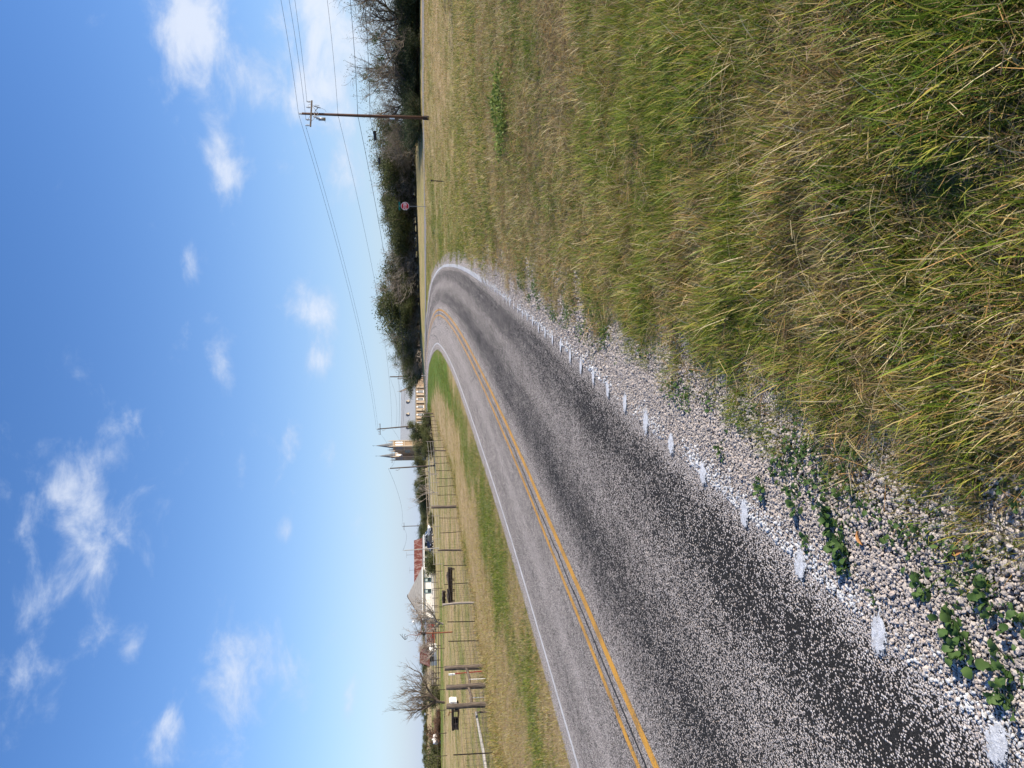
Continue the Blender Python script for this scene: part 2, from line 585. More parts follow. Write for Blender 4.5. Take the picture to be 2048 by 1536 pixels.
CP = [(0, 0, .35), (0, -4, .35), (3, 2, .55), (8, 0, .75), (8, 8, .68), (15, -4, .8), (5, 14.5, .55), (15, 12, .7), (5, 25, .45), (14, 30, .55), (25, 30, .6), (40, 25, .7),
      (9, 42, .45), (20, 42, .6), (30, 42, .7), (22.5, 63, 1.47), (11, 60, .75), (17.7, 75, 1.62), (12, 85, 1.35), (35, 80, 1.5), (60, 80, 1.6), (24, 98, 1.36), (24, 107, 1.75), (40, 96, 1.45), (40, 104, 1.86),
      (60, 96, 1.45), (60, 104, 1.9), (100, 100, 1.8), (14, 111, 1.75), (45, 140, 3.3), (28, 140, 2.85), (16, 145, 2.6), (5, 150, 2.3), (60, 150, 3.4), (30, 180, 3.4), (2, 190, 2.0), (80, 60, 1.5), (80, 20, 1.0),
      (-11.3, 23, 0), (-9.2, 42, 0), (-6.8, 54, 0), (-6, 66, .1), (-5.6, 75, .2), (-4.3, 90, .5), (-3.9, 100, .69), (-5, 115, .85), (-9, 8, -.1), (-20, 10, 0), (-14, 60, 0), (-15, 85, .1), (-14, 119, .3),
      (-30, 30, 0), (-30, 60, 0), (-30, 90, 0), (-42, 165, 0), (-60, 120, 0), (-20, 150, .4), (-90, 100, 0), (-120, 180, -.3), (-60, 40, 0), (-30, 210, .2), (-20, 240, .3), (-60, 270, -.2), (0, 260, 1), (60, 260, 2.5),
      (-20, -30, 0), (20, -30, .7), (60, -30, 1), (-60, -30, 0), (-120, 300, 0), (120, 250, 2), (120, 100, 2), (120, 0, 1.2), (-120, 0, 0)]
_s = np.arange(-10, 300, 12.0)
for _t in (-3.6, 3.6):
    for q in road_pt(_s, np.full(len(_s), _t), -.02):
        CP.append(tuple(q))
CP = np.array(CP)


def _phi(r2):
    return np.where(r2 > 1e-9, .5 * r2 * np.log(np.maximum(r2, 1e-9)), 0)


_n = len(CP)
_A = np.zeros((_n + 3, _n + 3))
_A[:_n, :_n] = _phi((CP[:, None, 0] - CP[None, :, 0]) ** 2 + (CP[:, None, 1] - CP[None, :, 1]) ** 2) + np.eye(_n) * 2.0
_A[:_n, _n:] = np.c_[np.ones(_n), CP[:, :2]]
_A[_n:, :_n] = _A[:_n, _n:].T
_co = np.linalg.solve(_A, np.r_[CP[:, 2], 0, 0, 0])


def terr(x, y, relief=True):
    shp = np.shape(x)
    x = np.atleast_1d(np.asarray(x, float)).ravel(); y = np.atleast_1d(np.asarray(y, float)).ravel()
    z = np.empty_like(x)
    for a in range(0, len(x), 20000):
        xs, ys = x[a:a + 20000], y[a:a + 20000]
        z[a:a + 20000] = _phi((xs[:, None] - CP[None, :, 0]) ** 2 + (ys[:, None] - CP[None, :, 1]) ** 2) @ _co[:_n] + _co[_n] + _co[_n + 1] * xs + _co[_n + 2] * ys
    far = smoothstep(np.hypot(x, y), 240, 420)
    z = np.clip(z, -.8, 4.2) * (1 - far) + .4 * far
    if relief:
        z = z + (fbm(x * .9, y * .9, 3) - .5) * .10 + (fbm(x * .22, y * .22, 9) - .5) * .16 * smoothstep(np.hypot(x, y), 4, 12)
    # shallow ditch on the far side of the bank
    dl = np.abs((y - 39.5) + (x - 20) * .16)
    z = z - .28 * np.exp(-(dl / 2.2) ** 2) * smoothstep(x, 9, 15)
    s, t = road_st(x, y)
    zr = np.interp(s, SS, RZ) + np.interp(s, SS, RB) * np.clip(t, -4.0, 4.3)
    on = (s > -13) & (s < 405)
    wr = np.where(t > 0, smoothstep(t, 4.15, 5.6), smoothstep(-t, 3.5, 6.5))
    wr = np.where(on, wr, 1.0)
    zr = zr - .05 * (1 - np.where(t > 0, smoothstep(t, 3.95, 4.2), smoothstep(-t, 3.4, 4.2)))
    z = zr * (1 - wr) + z * wr
    q, ts = side_st(x, y)
    z = z - .08 * (1 - smoothstep(np.abs(ts), SIDE_W - .3, SIDE_W + 1.0)) * wr
    return z.reshape(shp) if shp else float(z[0])


def surf(x, y):
    """top of the ground or of the gravel shoulder"""
    z = terr(x, y)
    s, t = road_st(x, y)
    m = (t > 3.2) & (t < 4.3) & (s > -12)
    return np.where(m, np.maximum(z, road_pt(s, t)[..., 2] - .02 - .05 * smoothstep(t, 4.1, 4.4)), z)


def gz(x, y):
    return float(terr(np.array([x]), np.array([y]))[0])


def ground_green(x, y, s, t):
    """0 dry straw .. 1 fresh green, where the green grass really grows"""
    n = fbm(x * .35, y * .35, 21, 4)
    n2 = fbm(x * .08, y * .08, 33, 3)
    d = np.hypot(x, y)
    g = .46 + (n - .5) * .6 + (n2 - .5) * .3
    right = t > 0
    # right of the road: greener near the road, straw on the far plain
    gr = g - .09 * smoothstep(d, 7, 12) + (fbm(x * 1.6, y * 1.6, 57, 2) - .5) * .3 + .12 * smoothstep(-t, -14, -4) - .13 * smoothstep(d, 24, 55) * smoothstep(t, 6, 16)
    # left: a green band beside the road, straw towards the fence, olive field behind it
    tj = t + (fbm(x * .5, y * .5, 87, 3) - .5) * 3.2
    band = np.exp(-((tj + 5.6) / 1.4) ** 2)
    gl = .24 + (n - .5) * .9 + .52 * band - .2 * np.exp(-((tj + 9.2) / 1.6) ** 2) + .13 * smoothstep(-t, 11, 16) + .45 * np.exp(-((y - 100 + .1 * x) / 9) ** 2) * smoothstep(-x, 22, 30)
    gl = gl + .55 * smoothstep(s, 45, 75) * np.exp(-((t + 5.5) / 3.5) ** 2)
    g = np.where(right, gr, gl)
    # the field behind the side road is pale green
    g = np.where((y > 104) & (x > 10), .42 + (n - .5) * .5, g)
    return np.clip(g, 0, 1)


# polar ground sheet, fine in front of the camera and reaching the horizon
ang = np.concatenate([np.arange(-34, 34, .3), np.arange(34, 326, 3.0)])
ang = np.radians(ang)
rad = [0.0, .5]
while rad[-1] < 4500:
    rad.append(rad[-1] * (1.016 if rad[-1] < 260 else 1.06) + (.03 if rad[-1] < 20 else 0))
rad = np.array(rad)
AA, RR = np.meshgrid(ang, rad)
GX, GY = (np.sin(AA) * RR).ravel(), (np.cos(AA) * RR).ravel()
GZ = terr(GX, GY)
nr, na = AA.shape
ii = np.arange(nr - 1)[:, None] * na
jj = np.arange(na)[None]
j2 = (jj + 1) % na
faces = np.stack([ii + jj, ii + j2, ii + na + j2, ii + na + jj], -1).reshape(-1, 4)


def mat_ground():
    m, T, out = new_mat('ground')
    a = T.n('ShaderNodeAttribute', attribute_name='green')
    g = T.n('ShaderNodeNewGeometry')
    pos = g.outputs['Position']
    f = a.outputs['Fac']
    nz = T.noise(pos, 5.0, 6, .7)
    nb = T.noise(pos, 0.9, 5, .65)
    f = T.math('ADD', f, T.math('ADD', T.math('MULTIPLY', T.math('SUBTRACT', nz, .5), .9), T.math('MULTIPLY', T.math('SUBTRACT', nb, .5), .5)))
    col = T.ramp(f, [(.08, (.44, .32, .175)), (.3, (.38, .29, .145)), (.48, (.29, .255, .10)), (.7, (.18, .205, .055)), (.95, (.13, .19, .035))])
    soil = T.n('ShaderNodeAttribute', attribute_name='soil').outputs['Fac']
    dk = T.ramp(T.noise(pos, 26.0, 4, .7), [(.3, (.045, .036, .022)), (.55, (.10, .085, .045)), (.75, (.2, .16, .08))])
    col = T.mix(soil, col, dk)
    bsdf(T, out, col, .95, T.noise(pos, 18, 5, .7), .1, 0, .8, .06)
    return m


M['ground'] = mat_ground()
gme = np_mesh('ground', np.c_[GX, GY, GZ], faces, M['ground'], True)
gs, gt = road_st(GX, GY)
at_ = gme.attributes.new('green', 'FLOAT', 'POINT')
at_.data.foreach_set('value', ground_green(GX, GY, gs, gt).astype(np.float32))
at_ = gme.attributes.new('soil', 'FLOAT', 'POINT')
_d = np.hypot(GX, GY)
at_.data.foreach_set('value', (np.where(gt > 0, .8 - .8 * smoothstep(_d, 8, 30), .45 * (1 - smoothstep(_d, 20, 50)))).astype(np.float32))
ground = link('ground', gme)
tag(ground, 'rolling ground of dry and green grass on both sides of the road', 'ground', kind='structure')


# ------------------------------------------------------------------ road surface
def strip(name, s_arr, t_arr, mat, dz=0.0, parent=None, crown=None):
    S_, T_ = np.meshgrid(s_arr, t_arr, indexing='ij')
    P = road_pt(S_.ravel(), T_.ravel(), dz)
    if crown is not None: P[:, 2] += crown(S_.ravel(), T_.ravel())
    a, b = S_.shape
    i = np.arange(a - 1)[:, None] * b
    j = np.arange(b - 1)[None]
    fc = np.stack([i + j, i + j + 1, i + b + j + 1, i + b + j], -1).reshape(-1, 4)
    me = np_mesh(name, P, fc, mat, True)
    at1 = me.attributes.new('st', 'FLOAT_VECTOR', 'POINT')
    at1.data.foreach_set('vector', np.c_[S_.ravel(), T_.ravel(), 0 * S_.ravel()].astype(np.float32).ravel())
    return link(name, me, parent)


def chips(T, pos, scale, cover, stops, bare, seed=0.0):
    """stone chips set in bitumen: every cell is one chip, present where `cover` allows"""
    mp = T.n('ShaderNodeMapping')
    mp.inputs['Location'].default_value = (seed, seed * 1.7, seed * .3)
    T.l(pos, mp.inputs[0])
    wob = T.noise(mp.outputs[0], scale * .8, 2, .5, 0, 1)
    av = T.n('ShaderNodeVectorMath', operation='MULTIPLY_ADD')
    T.l(wob, av.inputs[0])
    av.inputs[1].default_value = (.6 / scale,) * 3
    T.l(mp.outputs[0], av.inputs[2])
    vo = T.n('ShaderNodeTexVoronoi')
    vo.inputs['Scale'].default_value = scale
    T.l(av.outputs[0], vo.inputs['Vector'])
    sepc = T.n('ShaderNodeSeparateColor')
    T.l(vo.outputs['Color'], sepc.inputs[0])
    r1, r2, r3 = sepc.outputs
    present = T.math('LESS_THAN', r1, cover)
    body = T.smooth(vo.outputs['Distance'], .62, .45)
    k = T.math('MULTIPLY', present, body)
    ccol = T.ramp(r2, stops)
    col = T.mix(k, bare, ccol)
    height = T.math('MULTIPLY', k, T.math('ADD', .5, T.math('SUBTRACT', T.math('MULTIPLY', r3, .8), vo.outputs['Distance'])))
    return col, height, k


STONE = [(0, (.28, .255, .245)), (.25, (.46, .415, .385)), (.5, (.57, .515, .47)), (.72, (.5, .425, .37)), (.86, (.66, .615, .57)), (1, (.34, .32, .315))]
# coverage of the surface with stone across the road (t from -3.6 to 3.8): worn wheel paths show bitumen
COVER = [(-3.6, .95), (-3.2, .92), (-2.9, .72), (-2.35, .64), (-1.9, .74), (-1.5, .86), (-1.1, .7), (-.6, .64), (-.25, .76), (.2, .74), (.5, .5), (.8, .28), (1.25, .23),
         (1.6, .4), (1.95, .6), (2.25, .54), (2.5, .34), (2.75, .26), (2.98, .3), (3.12, .62), (3.3, .95), (3.8, .97)]


def mat_road():
    m, T, out = new_mat('chip_seal')
    g = T.n('ShaderNodeNewGeometry')
    pos = g.outputs['Position']
    a = T.n('ShaderNodeAttribute', attribute_name='st')
    sp_ = T.n('ShaderNodeSeparateXYZ')
    T.l(a.outputs['Vector'], sp_.inputs[0])
    s, t = sp_.outputs[0], sp_.outputs[1]
    # long streaks along the wheel paths
    cb = T.n('ShaderNodeCombineXYZ')
    T.l(T.math('MULTIPLY', s, .12), cb.inputs[0])
    T.l(T.math('MULTIPLY', t, 2.2), cb.inputs[1])
    streak = T.noise(cb.outputs[0], 1.6, 5, .65)
    blot = T.noise(pos, .9, 5, .6)
    tw = T.math('ADD', t, T.math('MULTIPLY', T.math('SUBTRACT', T.noise(cb.outputs[0], .9, 3, .5), .5), .35))
    tn = T.math('DIVIDE', T.math('ADD', tw, 3.6), 7.4)
    cov = T.ramp(tn, [((q + 3.6) / 7.4, c) for q, c in COVER])
    fine = T.noise(pos, 7.0, 3, .6)
    cov = T.math('ADD', cov, T.math('ADD', T.math('MULTIPLY', T.math('SUBTRACT', streak, .5), .6), T.math('ADD', T.math('MULTIPLY', T.math('SUBTRACT', blot, .5), .45), T.math('MULTIPLY', T.math('SUBTRACT', fine, .5), .6))))
    # the stone is better kept on the far curve
    cov = T.math('ADD', cov, T.math('MULTIPLY', T.smooth(s, 22, 70), .14))
    cov = T.math('MINIMUM', T.math('MAXIMUM', cov, .12), .94)
    bare = T.ramp(T.noise(pos, 210.0, 3, .7), [(.35, (.007, .007, .007)), (.55, (.022, .021, .02)), (.72, (.075, .07, .066))])
    c1, h1, k1 = chips(T, pos, 76.0, cov, STONE, bare)
    c2, h2, k2 = chips(T, pos, 120.0, T.math('MULTIPLY', T.math('MULTIPLY', cov, cov), .6), STONE, bare, 3.1)
    col = T.mix(k1, c2, c1)
    hh = T.math('MAXIMUM', h1, T.math('MULTIPLY', h2, .6))
    # tar-sealed crack between the yellow lines
    bsdf(T, out, col, .9, T.math('ADD', hh, T.math('MULTIPLY', T.noise(pos, 210.0, 3, .7), .35)), .12, 0, 1.0, .007)
    return m


def mat_gravel(name, scale, cover):
    m, T, out = new_mat(name)
    g = T.n('ShaderNodeNewGeometry')
    pos = g.outputs['Position']
    cov = T.math('ADD', cover, T.math('MULTIPLY', T.math('SUBTRACT', T.noise(pos, 3, 4), .5), .3))
    c1, h1, k1 = chips(T, pos, scale, cov, [(0, (.26, .23, .215)), (.3, (.42, .37, .335)), (.6, (.53, .47, .42)), (.85, (.58, .52, .47)), (1, (.32, .29, .28))], (.13, .115, .1, 1))
    c2, h2, k2 = chips(T, pos, scale * 1.9, .8, STONE, (.05, .045, .04, 1), 5.3)
    col = T.mix(k1, c2, c1)
    bsdf(T, out, col, .85, T.math('MAXIMUM', h1, T.math('MULTIPLY', h2, .5)), .2, 0, 1.0, .018)
    return m


M['road'] = mat_road()
M['gravel'] = mat_gravel('gravel_bed', 42.0, .85)
s_road = np.concatenate([np.arange(-13, 30, .5), np.arange(30, 405, 1.5)])
road = strip('road', s_road, np.linspace(-3.45, 3.62, 12), M['road'])
tag(road, 'two-lane chip-seal country road curving left, grey stone worn to black bitumen', 'road', kind='structure')
gravel = strip('gravel_shoulder', s_road[s_road < 120], np.linspace(3.3, 4.4, 7), M['gravel'], 0, None,
               lambda s, t: np.where(t > 3.7, (fbm(s * 2, t * 2, 5) - .5) * .05, 0) - .012 - .05 * smoothstep(t, 4.1, 4.4))
tag(gravel, 'loose pale gravel shoulder between road edge and grass bank', 'gravel', kind='structure')
gl = strip('gravel_edge', s_road[s_road < 150], np.linspace(-3.7, -3.4, 4), M['gravel'], -.012)
tag(gl, 'narrow strip of pale gravel along the far road edge', 'gravel', kind='structure')

# side road
SR = []
for a, b in zip(SIDE[:-1], SIDE[1:]):
    for q in np.linspace(0, 1, 9)[:-1]:
        SR.append(a + (b - a) * q)
SR.append(SIDE[-1])
SR = np.array(SR)
tg = np.gradient(SR, axis=0)
tg /= np.linalg.norm(tg, axis=1)[:, None]
nm = np.c_[tg[:, 1], -tg[:, 0]]
tt = np.linspace(-SIDE_W, SIDE_W, 7)
PX = SR[:, None, 0] + nm[:, None, 0] * tt[None]
PY = SR[:, None, 1] + nm[:, None, 1] * tt[None]
PZ = terr(PX.ravel(), PY.ravel(), False).reshape(PX.shape) + .1
a, b = PX.shape
i = np.arange(a - 1)[:, None] * b
j = np.arange(b - 1)[None]
M['side_road'] = simple('side_road', (.24, .225, .22), (.16, .155, .155), .8, .85, bstr=.2)
side = link('side_road', np_mesh('side_road', np.stack([PX, PY, PZ], -1).reshape(-1, 3), np.stack([i + j, i + b + j, i + b + j + 1, i + j + 1], -1).reshape(-1, 4), M['side_road'], True))
tag(side, 'narrow grey side road running past the wood to the curve', 'road', kind='structure')


# ------------------------------------------------------------------ painted markings
def mat_paint(name, col, dirt, wear, sc=70.0):
    m, T, out = new_mat(name)
    g = T.n('ShaderNodeNewGeometry')
    pos = g.outputs['Position']
    nz = T.noise(pos, sc, 3, .6)
    big = T.noise(pos, 2.0, 4, .6)
    f = T.smooth(T.math('ADD', nz, T.math('MULTIPLY', T.math('SUBTRACT', big, .5), .4)), wear - .08, wear + .08)
    c = T.mix(f, dirt, T.mix(T.noise(pos, 12, 4, .6), col, tuple(q * .8 for q in col)))
    bsdf(T, out, c, .6, nz, .35, 0, .6, .006)
    return m


M['yellow_line'] = mat_paint('yellow_line', (.68, .33, .022), (.11, .085, .04), .45)
M['white_line'] = mat_paint('white_line', (.66, .655, .64), (.28, .265, .25), .47)


def mat_patch():
    m, T, out = new_mat('patch')
    tcn = T.n('ShaderNodeTexCoord')
    sp_ = T.n('ShaderNodeSeparateXYZ')
    T.l(tcn.outputs['Object'], sp_.inputs[0])
    pos = T.n('ShaderNodeNewGeometry').outputs['Position']
    r = T.math('SQRT', T.math('ADD', T.math('POWER', T.math('MULTIPLY', sp_.outputs[0], 1 / .104), 2.0), T.math('POWER', T.math('MULTIPLY', sp_.outputs[1], 1 / .068), 2.0)))
    nz = T.noise(pos, 48, 5, .75)
    e = T.math('ADD', r, T.math('MULTIPLY', T.math('SUBTRACT', nz, .5), 3.2))
    a = T.smooth(e, 1.0, .88)
    col = T.mix(T.smooth(T.noise(pos, 34, 5, .7), .35, .65), (.40, .41, .42), (.60, .62, .645))
    b = bsdf(T, out, col, .7, T.noise(pos, 110, 4, .7), .25, 0, .8, .006)
    T.l(a, b.inputs['Alpha'])
    return m


M['patch'] = mat_patch()
sy = np.concatenate([np.arange(-13, 40, .5), np.arange(40, 300, 1.0)])
jit = lambda s: (fbm(s * .7, s * 0 + 3, 4) - .5) * .035
for off, hw in ((-.50, .055), (-.03, .072)):
    S_, T_ = np.meshgrid(sy, np.array([off - hw, off, off + hw]), indexing='ij')
    T_ = T_ + jit(S_)
    P = road_pt(S_.ravel(), T_.ravel(), .006)
    a, b = S_.shape
    i = np.arange(a - 1)[:, None] * b
    j = np.arange(b - 1)[None]
    o = link('yellow_line', np_mesh('yellow_line', P, np.stack([i + j, i + j + 1, i + b + j + 1, i + b + j], -1).reshape(-1, 4), M['yellow_line']), road)
cr = strip('tar_crack', sy[sy > 4], np.array([-.30, -.262]), M['rubber'], .005, road, None)
cv = np.empty(len(cr.data.vertices) * 3, np.float32)
cr.data.vertices.foreach_get('co', cv)
cv = cv.reshape(-1, 3)
_sc = np.repeat(sy[sy > 4], 2)
_h = np.interp(_sc, SS, RH)
_off = (fbm(_sc * 1.3, _sc * 0, 77) - .5) * .08
cv[:, 0] += _off * np.cos(_h); cv[:, 1] -= _off * np.sin(_h)
cr.data.vertices.foreach_set('co', cv.ravel())
wl = strip('white_line', sy, T_LEFT + np.array([-.055, 0, .055]), M['white_line'], .006, road)
wr_ = strip('white_line', sy[(sy > 26) & (sy < 112)], T_RIGHT + np.array([-.09, 0, .09]), M['white_line'], .008, road)
# raised paint patches along the near edge line, one every 0.74 m
edge_t = lambda s: float(np.interp(s, [3, 8, 16], [3.25, 3.29, 3.33]))
pm = []
for v in range(5):
    mb = MB()
    ring = []
    n = 22
    ph = [random.uniform(0, 6.28) for _ in range(4)]
    vs = [(0, 0, .003)]
    for k, (rr, zz) in enumerate(((.35, .003), (.7, .003), (.95, .002), (1.3, .0))):
        for q in range(n):
            w = 2 * math.pi * q / n
            e = 1 + .10 * math.sin(2 * w + ph[0]) + .10 * math.sin(5 * w + ph[1]) + .08 * math.sin(9 * w + ph[2]) + random.uniform(-.12, .12)
            vs.append((.104 * rr * e * math.cos(w), .068 * rr * e * math.sin(w), zz + random.uniform(-.0015, .0015)))
    fs = [(0, 1 + q, 1 + (q + 1) % n) for q in range(n)]
    for k in range(3):
        fs += [(1 + k * n + q, 1 + (k + 1) * n + q, 1 + (k + 1) * n + (q + 1) % n, 1 + k * n + (q + 1) % n) for q in range(n)]
    mb.add(vs, fs)
    pm.append(mb.mesh('paint_patch', M['patch'], True))
s = .30
k = 0
while s < 42:
    P = road_pt(s, edge_t(s) + random.uniform(-.02, .02), .012)
    o = link('paint_patch', pm[k % 5], road, P, -float(np.interp(s, SS, RH)) + random.uniform(-.12, .12))
    sc = random.uniform(.85, 1.15)
    o.scale = (sc * random.uniform(.85, 1.1), sc, 1)
    s += .73
    k += 1
# cracks across the left lane near the curve
for (s0, t0, s1, t1) in ((70, -2.9, 92, -1.0), (72, -1.6, 86, -.9)):
    q = np.linspace(0, 1, 16)
    sa, ta = s0 + (s1 - s0) * q, t0 + (t1 - t0) * q + (fbm(q * 9, q * 0, 5) - .5) * .3
    L = road_pt(sa, ta - .03, .005); Rr_ = road_pt(sa, ta + .03, .005)
    mb = MB()
    mb.add(list(L) + list(Rr_), [(e, e + 16, e + 17, e + 1) for e in range(15)])
    mb.build('tar_crack', M['rubber'], road)

# ------------------------------------------------------------------ buildings
def arch(w, h, n=6):
    """pointed arch outline in x,z, base centred at 0,0"""
    pts = [(-w / 2, 0), (w / 2, 0)]
    hs_ = h - w * .8
    for q in range(n + 1):
        a = q / n
        pts.append((w / 2 * (1 - a ** 1.6), hs_ + (h - hs_) * math.sin(a * math.pi / 2)))
    for q in range(n - 1, -1, -1):
        a = q / n
        pts.append((-w / 2 * (1 - a ** 1.6), hs_ + (h - hs_) * math.sin(a * math.pi / 2)))
    return pts


def rot_part(poly, y0, y1, axis, off, mi=0, mb=None):
    """prism set on a wall: axis 'x' = wall facing -y, axis 'y' = wall facing -x"""
    mb = mb or MB()
    t = MB()
    t.prism(poly, y0, y1)
    if axis == 'x':
        vs = [(v[0] + off[0], v[1] + off[1], v[2] + off[2]) for v in t.v]
    else:
        vs = [(v[1] + off[0], -v[0] + off[1], v[2] + off[2]) for v in t.v]
    mb.add(vs, t.f, mi)
    return mb


def church():
    D = 430.0
    c = at(851, 900, D)
    g = gz(c[0], c[1])
    ch = thing('church', (c[0], c[1], g), math.atan2(.6, .8), 'tan stone gothic church with twin grey spires and long slate roof', 'church')
    L, Wd, ev, rg = 42.0, 13.0, 6.3, 14.3
    mb = MB()
    mb.prism([(-Wd / 2, 0), (Wd / 2, 0), (Wd / 2, ev), (0, rg - .5), (-Wd / 2, ev)], 0, L)
    nv = [(v[1], v[0], v[2]) for v in mb.v]
    m2 = MB(); m2.add(nv, [tuple(reversed(f)) for f in mb.f])
    wall = m2.build('wall', M['stone_wall'], ch)
    # slate roof, two slopes with thickness
    m2 = MB()
    for sg in (-1, 1):
        e0, e1 = (sg * (Wd / 2 + .5), ev - .35), (0, rg)
        vs = []
        for x in (1.2, L - .8):
            vs += [(x, e0[0], e0[1]), (x, 0, e1[1]), (x, e0[0], e0[1] + .35), (x, 0, e1[1] + .4)]
        m2.add(vs, [(0, 1, 5, 4), (2, 6, 7, 3), (0, 2, 3, 1), (4, 5, 7, 6), (0, 4, 6, 2), (1, 3, 7, 5)])
    roof = m2.build('roof', M['slate'], ch)
    for x in (13, 22, 31):
        m3 = MB()
        y = -Wd / 4 - .6
        z0 = ev + (rg - ev) * .42
        m3.add([(x - .9, y - 1.1, z0), (x + .9, y - 1.1, z0), (x, y - 1.1, z0 + 1.9), (x, y + 2.2, z0 + 1.9)], [(0, 1, 2), (0, 2, 3), (1, 3, 2), (0, 3, 1)])
        m3.build('dormer', [M['stone_trim']], roof)
    # gable parapet at the far end
    m2 = MB()
    for sg in (-1, 1):
        m2.tube([(L - .3, sg * (Wd / 2 + .4), ev), (L - .3, 0, rg + 1.0)], .5, 4)
    m2.tube([(L - .3, 0, rg + .6), (L - .3, 0, rg + 2.6)], .12, 4)
    m2.build('parapet', M['stone_trim'], ch)
    # chancel
    m2 = MB()
    m2.box((L + 4, 0, 2.6), (8, 9, 5.2))
    chn = m2.build('chancel', M['stone_wall'], ch)
    m2 = MB()
    m2.add([(L, -5, 5.2), (L + 8.3, -5, 5.2), (L + 8.3, 5, 5.2), (L, 5, 5.2), (L, 0, 10.5), (L + 4, 0, 10.5)], [(0, 1, 5, 4), (1, 2, 5), (2, 3, 4, 5)])
    m2.build('chancel_roof', M['slate'], chn)
    m2 = MB(); m2.box((L + 12, -1, 2.2), (7, 8, 4.4)); an = m2.build('annex', M['stone_wall'], ch)
    m2 = MB(); m2.box((L + 12, -1, 4.55), (7.6, 8.6, .3)); m2.build('annex_roof', M['stone_trim'], an)
    # nave windows
    for x in (9, 14.5, 20, 25.5, 31, 36.5):
        o = rot_part(arch(2.0, 4.2), -.14, .3, 'x', (x, -Wd / 2, 1.2)).build('window', M['sign_white'], ch)
        for k in (-.48, .48):
            rot_part(arch(.72, 3.4), -.18, .2, 'x', (x + k, -Wd / 2, 1.5)).build('pane', M['glass'], o)
        m2 = MB(); m2.box((x + 2.75, -Wd / 2 - .45, 2.7), (.8, .9, 5.4)); m2.build('buttress', M['stone_trim'], ch)
    m2 = MB(); m2.box((L / 2, -Wd / 2 - .12, ev - .5), (L, .25, .5)); m2.build('cornice', M['stone_trim'], ch)
    # facade: central gable, door and rose window
    m2 = MB()
    m2.add([(-.6, v[0], v[1]) for v in ((-3.8, 0), (3.8, 0), (3.8, 13), (0, 18.5), (-3.8, 13))] + [(.6, v[0], v[1]) for v in ((-3.8, 0), (3.8, 0), (3.8, 13), (0, 18.5), (-3.8, 13))],
           [(4, 3, 2, 1, 0), (5, 6, 7, 8, 9)] + [(i_, (i_ + 1) % 5, 5 + (i_ + 1) % 5, 5 + i_) for i_ in range(5)])
    fc = m2.build('facade', M['stone_wall'], ch)
    rot_part(arch(2.6, 5.2), -.2, .2, 'y', (-.6, 0, .4)).build('door', M['tpost'], fc)
    m2 = MB(); m2.tube([(-.75, 0, 10.5), (-.5, 0, 10.5)], 1.7, 16); m2.build('rose_window', M['glass'], fc)
    for yy, hb in ((-5.5, 18.6), (5.5, 17.6)):
        w = 3.6
        m2 = MB(); m2.box((0, yy, hb / 2), (w, w, hb)); tw = m2.build('tower', M['stone_wall'], ch)
        for z in (7.5, 12.2, hb - .3):
            m2 = MB(); m2.box((0, yy, z), (w + .35, w + .35, .4)); m2.build('string_course', M['stone_trim'], tw)
        for k in (-.75, .75):
            rot_part(arch(.85, 4.0), -.1, .2, 'x', (k, yy - w / 2, 13.2)).build('louvre', M['sign_white'], tw)
            rot_part(arch(.85, 4.0), -.1, .2, 'y', (-w / 2, yy + k, 13.2)).build('louvre', M['slate'], tw)
        for a_ in (-1, 1):
            for b_ in (-1, 1):
                m2 = MB(); m2.tube([(a_ * w / 2, yy + b_ * w / 2, 0), (a_ * w / 2, yy + b_ * w / 2, hb + .6), (a_ * w / 2, yy + b_ * w / 2, hb + 3.2)], [.42, .36, .02], 5)
                m2.build('pinnacle', M['stone_trim'], tw)
        m2 = MB()
        m2.tube([(0, yy, hb), (0, yy, hb + 3.2), (0, yy, hb + 9.6)], [1.75, 1.15, .05], 8)
        spo = m2.build('spire', M['spire'], tw)
        m2 = MB(); m2.tube([(0, yy, hb + 9.4), (0, yy, hb + 11.4)], .07, 4); m2.box((0, yy, hb + 10.8), (.1, .9, .1)); m2.build('cross', M['dark_iron'], spo)
        for q in range(4):
            w_ = math.pi / 2 * q
            m2 = MB()
            cx, cy = math.cos(w_) * 1.25, math.sin(w_) * 1.25
            m2.add([(cx - .35 * math.sin(w_), yy + cy + .35 * math.cos(w_), hb + .2), (cx + .35 * math.sin(w_), yy + cy - .35 * math.cos(w_), hb + .2), (cx, yy + cy, hb + 2.6), (0, yy, hb + 2.8)],
                   [(0, 1, 2), (0, 2, 3), (1, 3, 2)])
            m2.build('lucarne', M['stone_trim'], spo)
    return ch


church()


def window(parent, x, z, w, h, y, paneM='pane_pale', frM='teal_trim', ry=0):
    """window on a wall facing -y at depth y: frame ring, recessed panes, sill"""
    m = MB()
    f = .09
    m.box((x - w / 2 + f / 2, y - .05, z), (f, .12, h)); m.box((x + w / 2 - f / 2, y - .05, z), (f, .12, h))
    m.box((x, y - .05, z + h / 2 - f / 2), (w - 2 * f, .12, f)); m.box((x, y - .05, z - h / 2 + f / 2), (w - 2 * f, .12, f))
    m.box((x, y - .045, z), (w - 2 * f, .09, .06))
    fr = m.build('window', M[frM], parent)
    for sg in (-1, 1):
        m = MB(); m.box((x, y - .012, z + sg * (h / 4 - .02)), (w - 2 * f, .02, h / 2 - f - .03)); m.build('pane', M[paneM] if sg > 0 else M['glass'], fr)
    m = MB(); m.box((x, y - .1, z - h / 2 - .05), (w + .2, .2, .08)); m.build('sill', M['white_paint'], fr)
    return fr


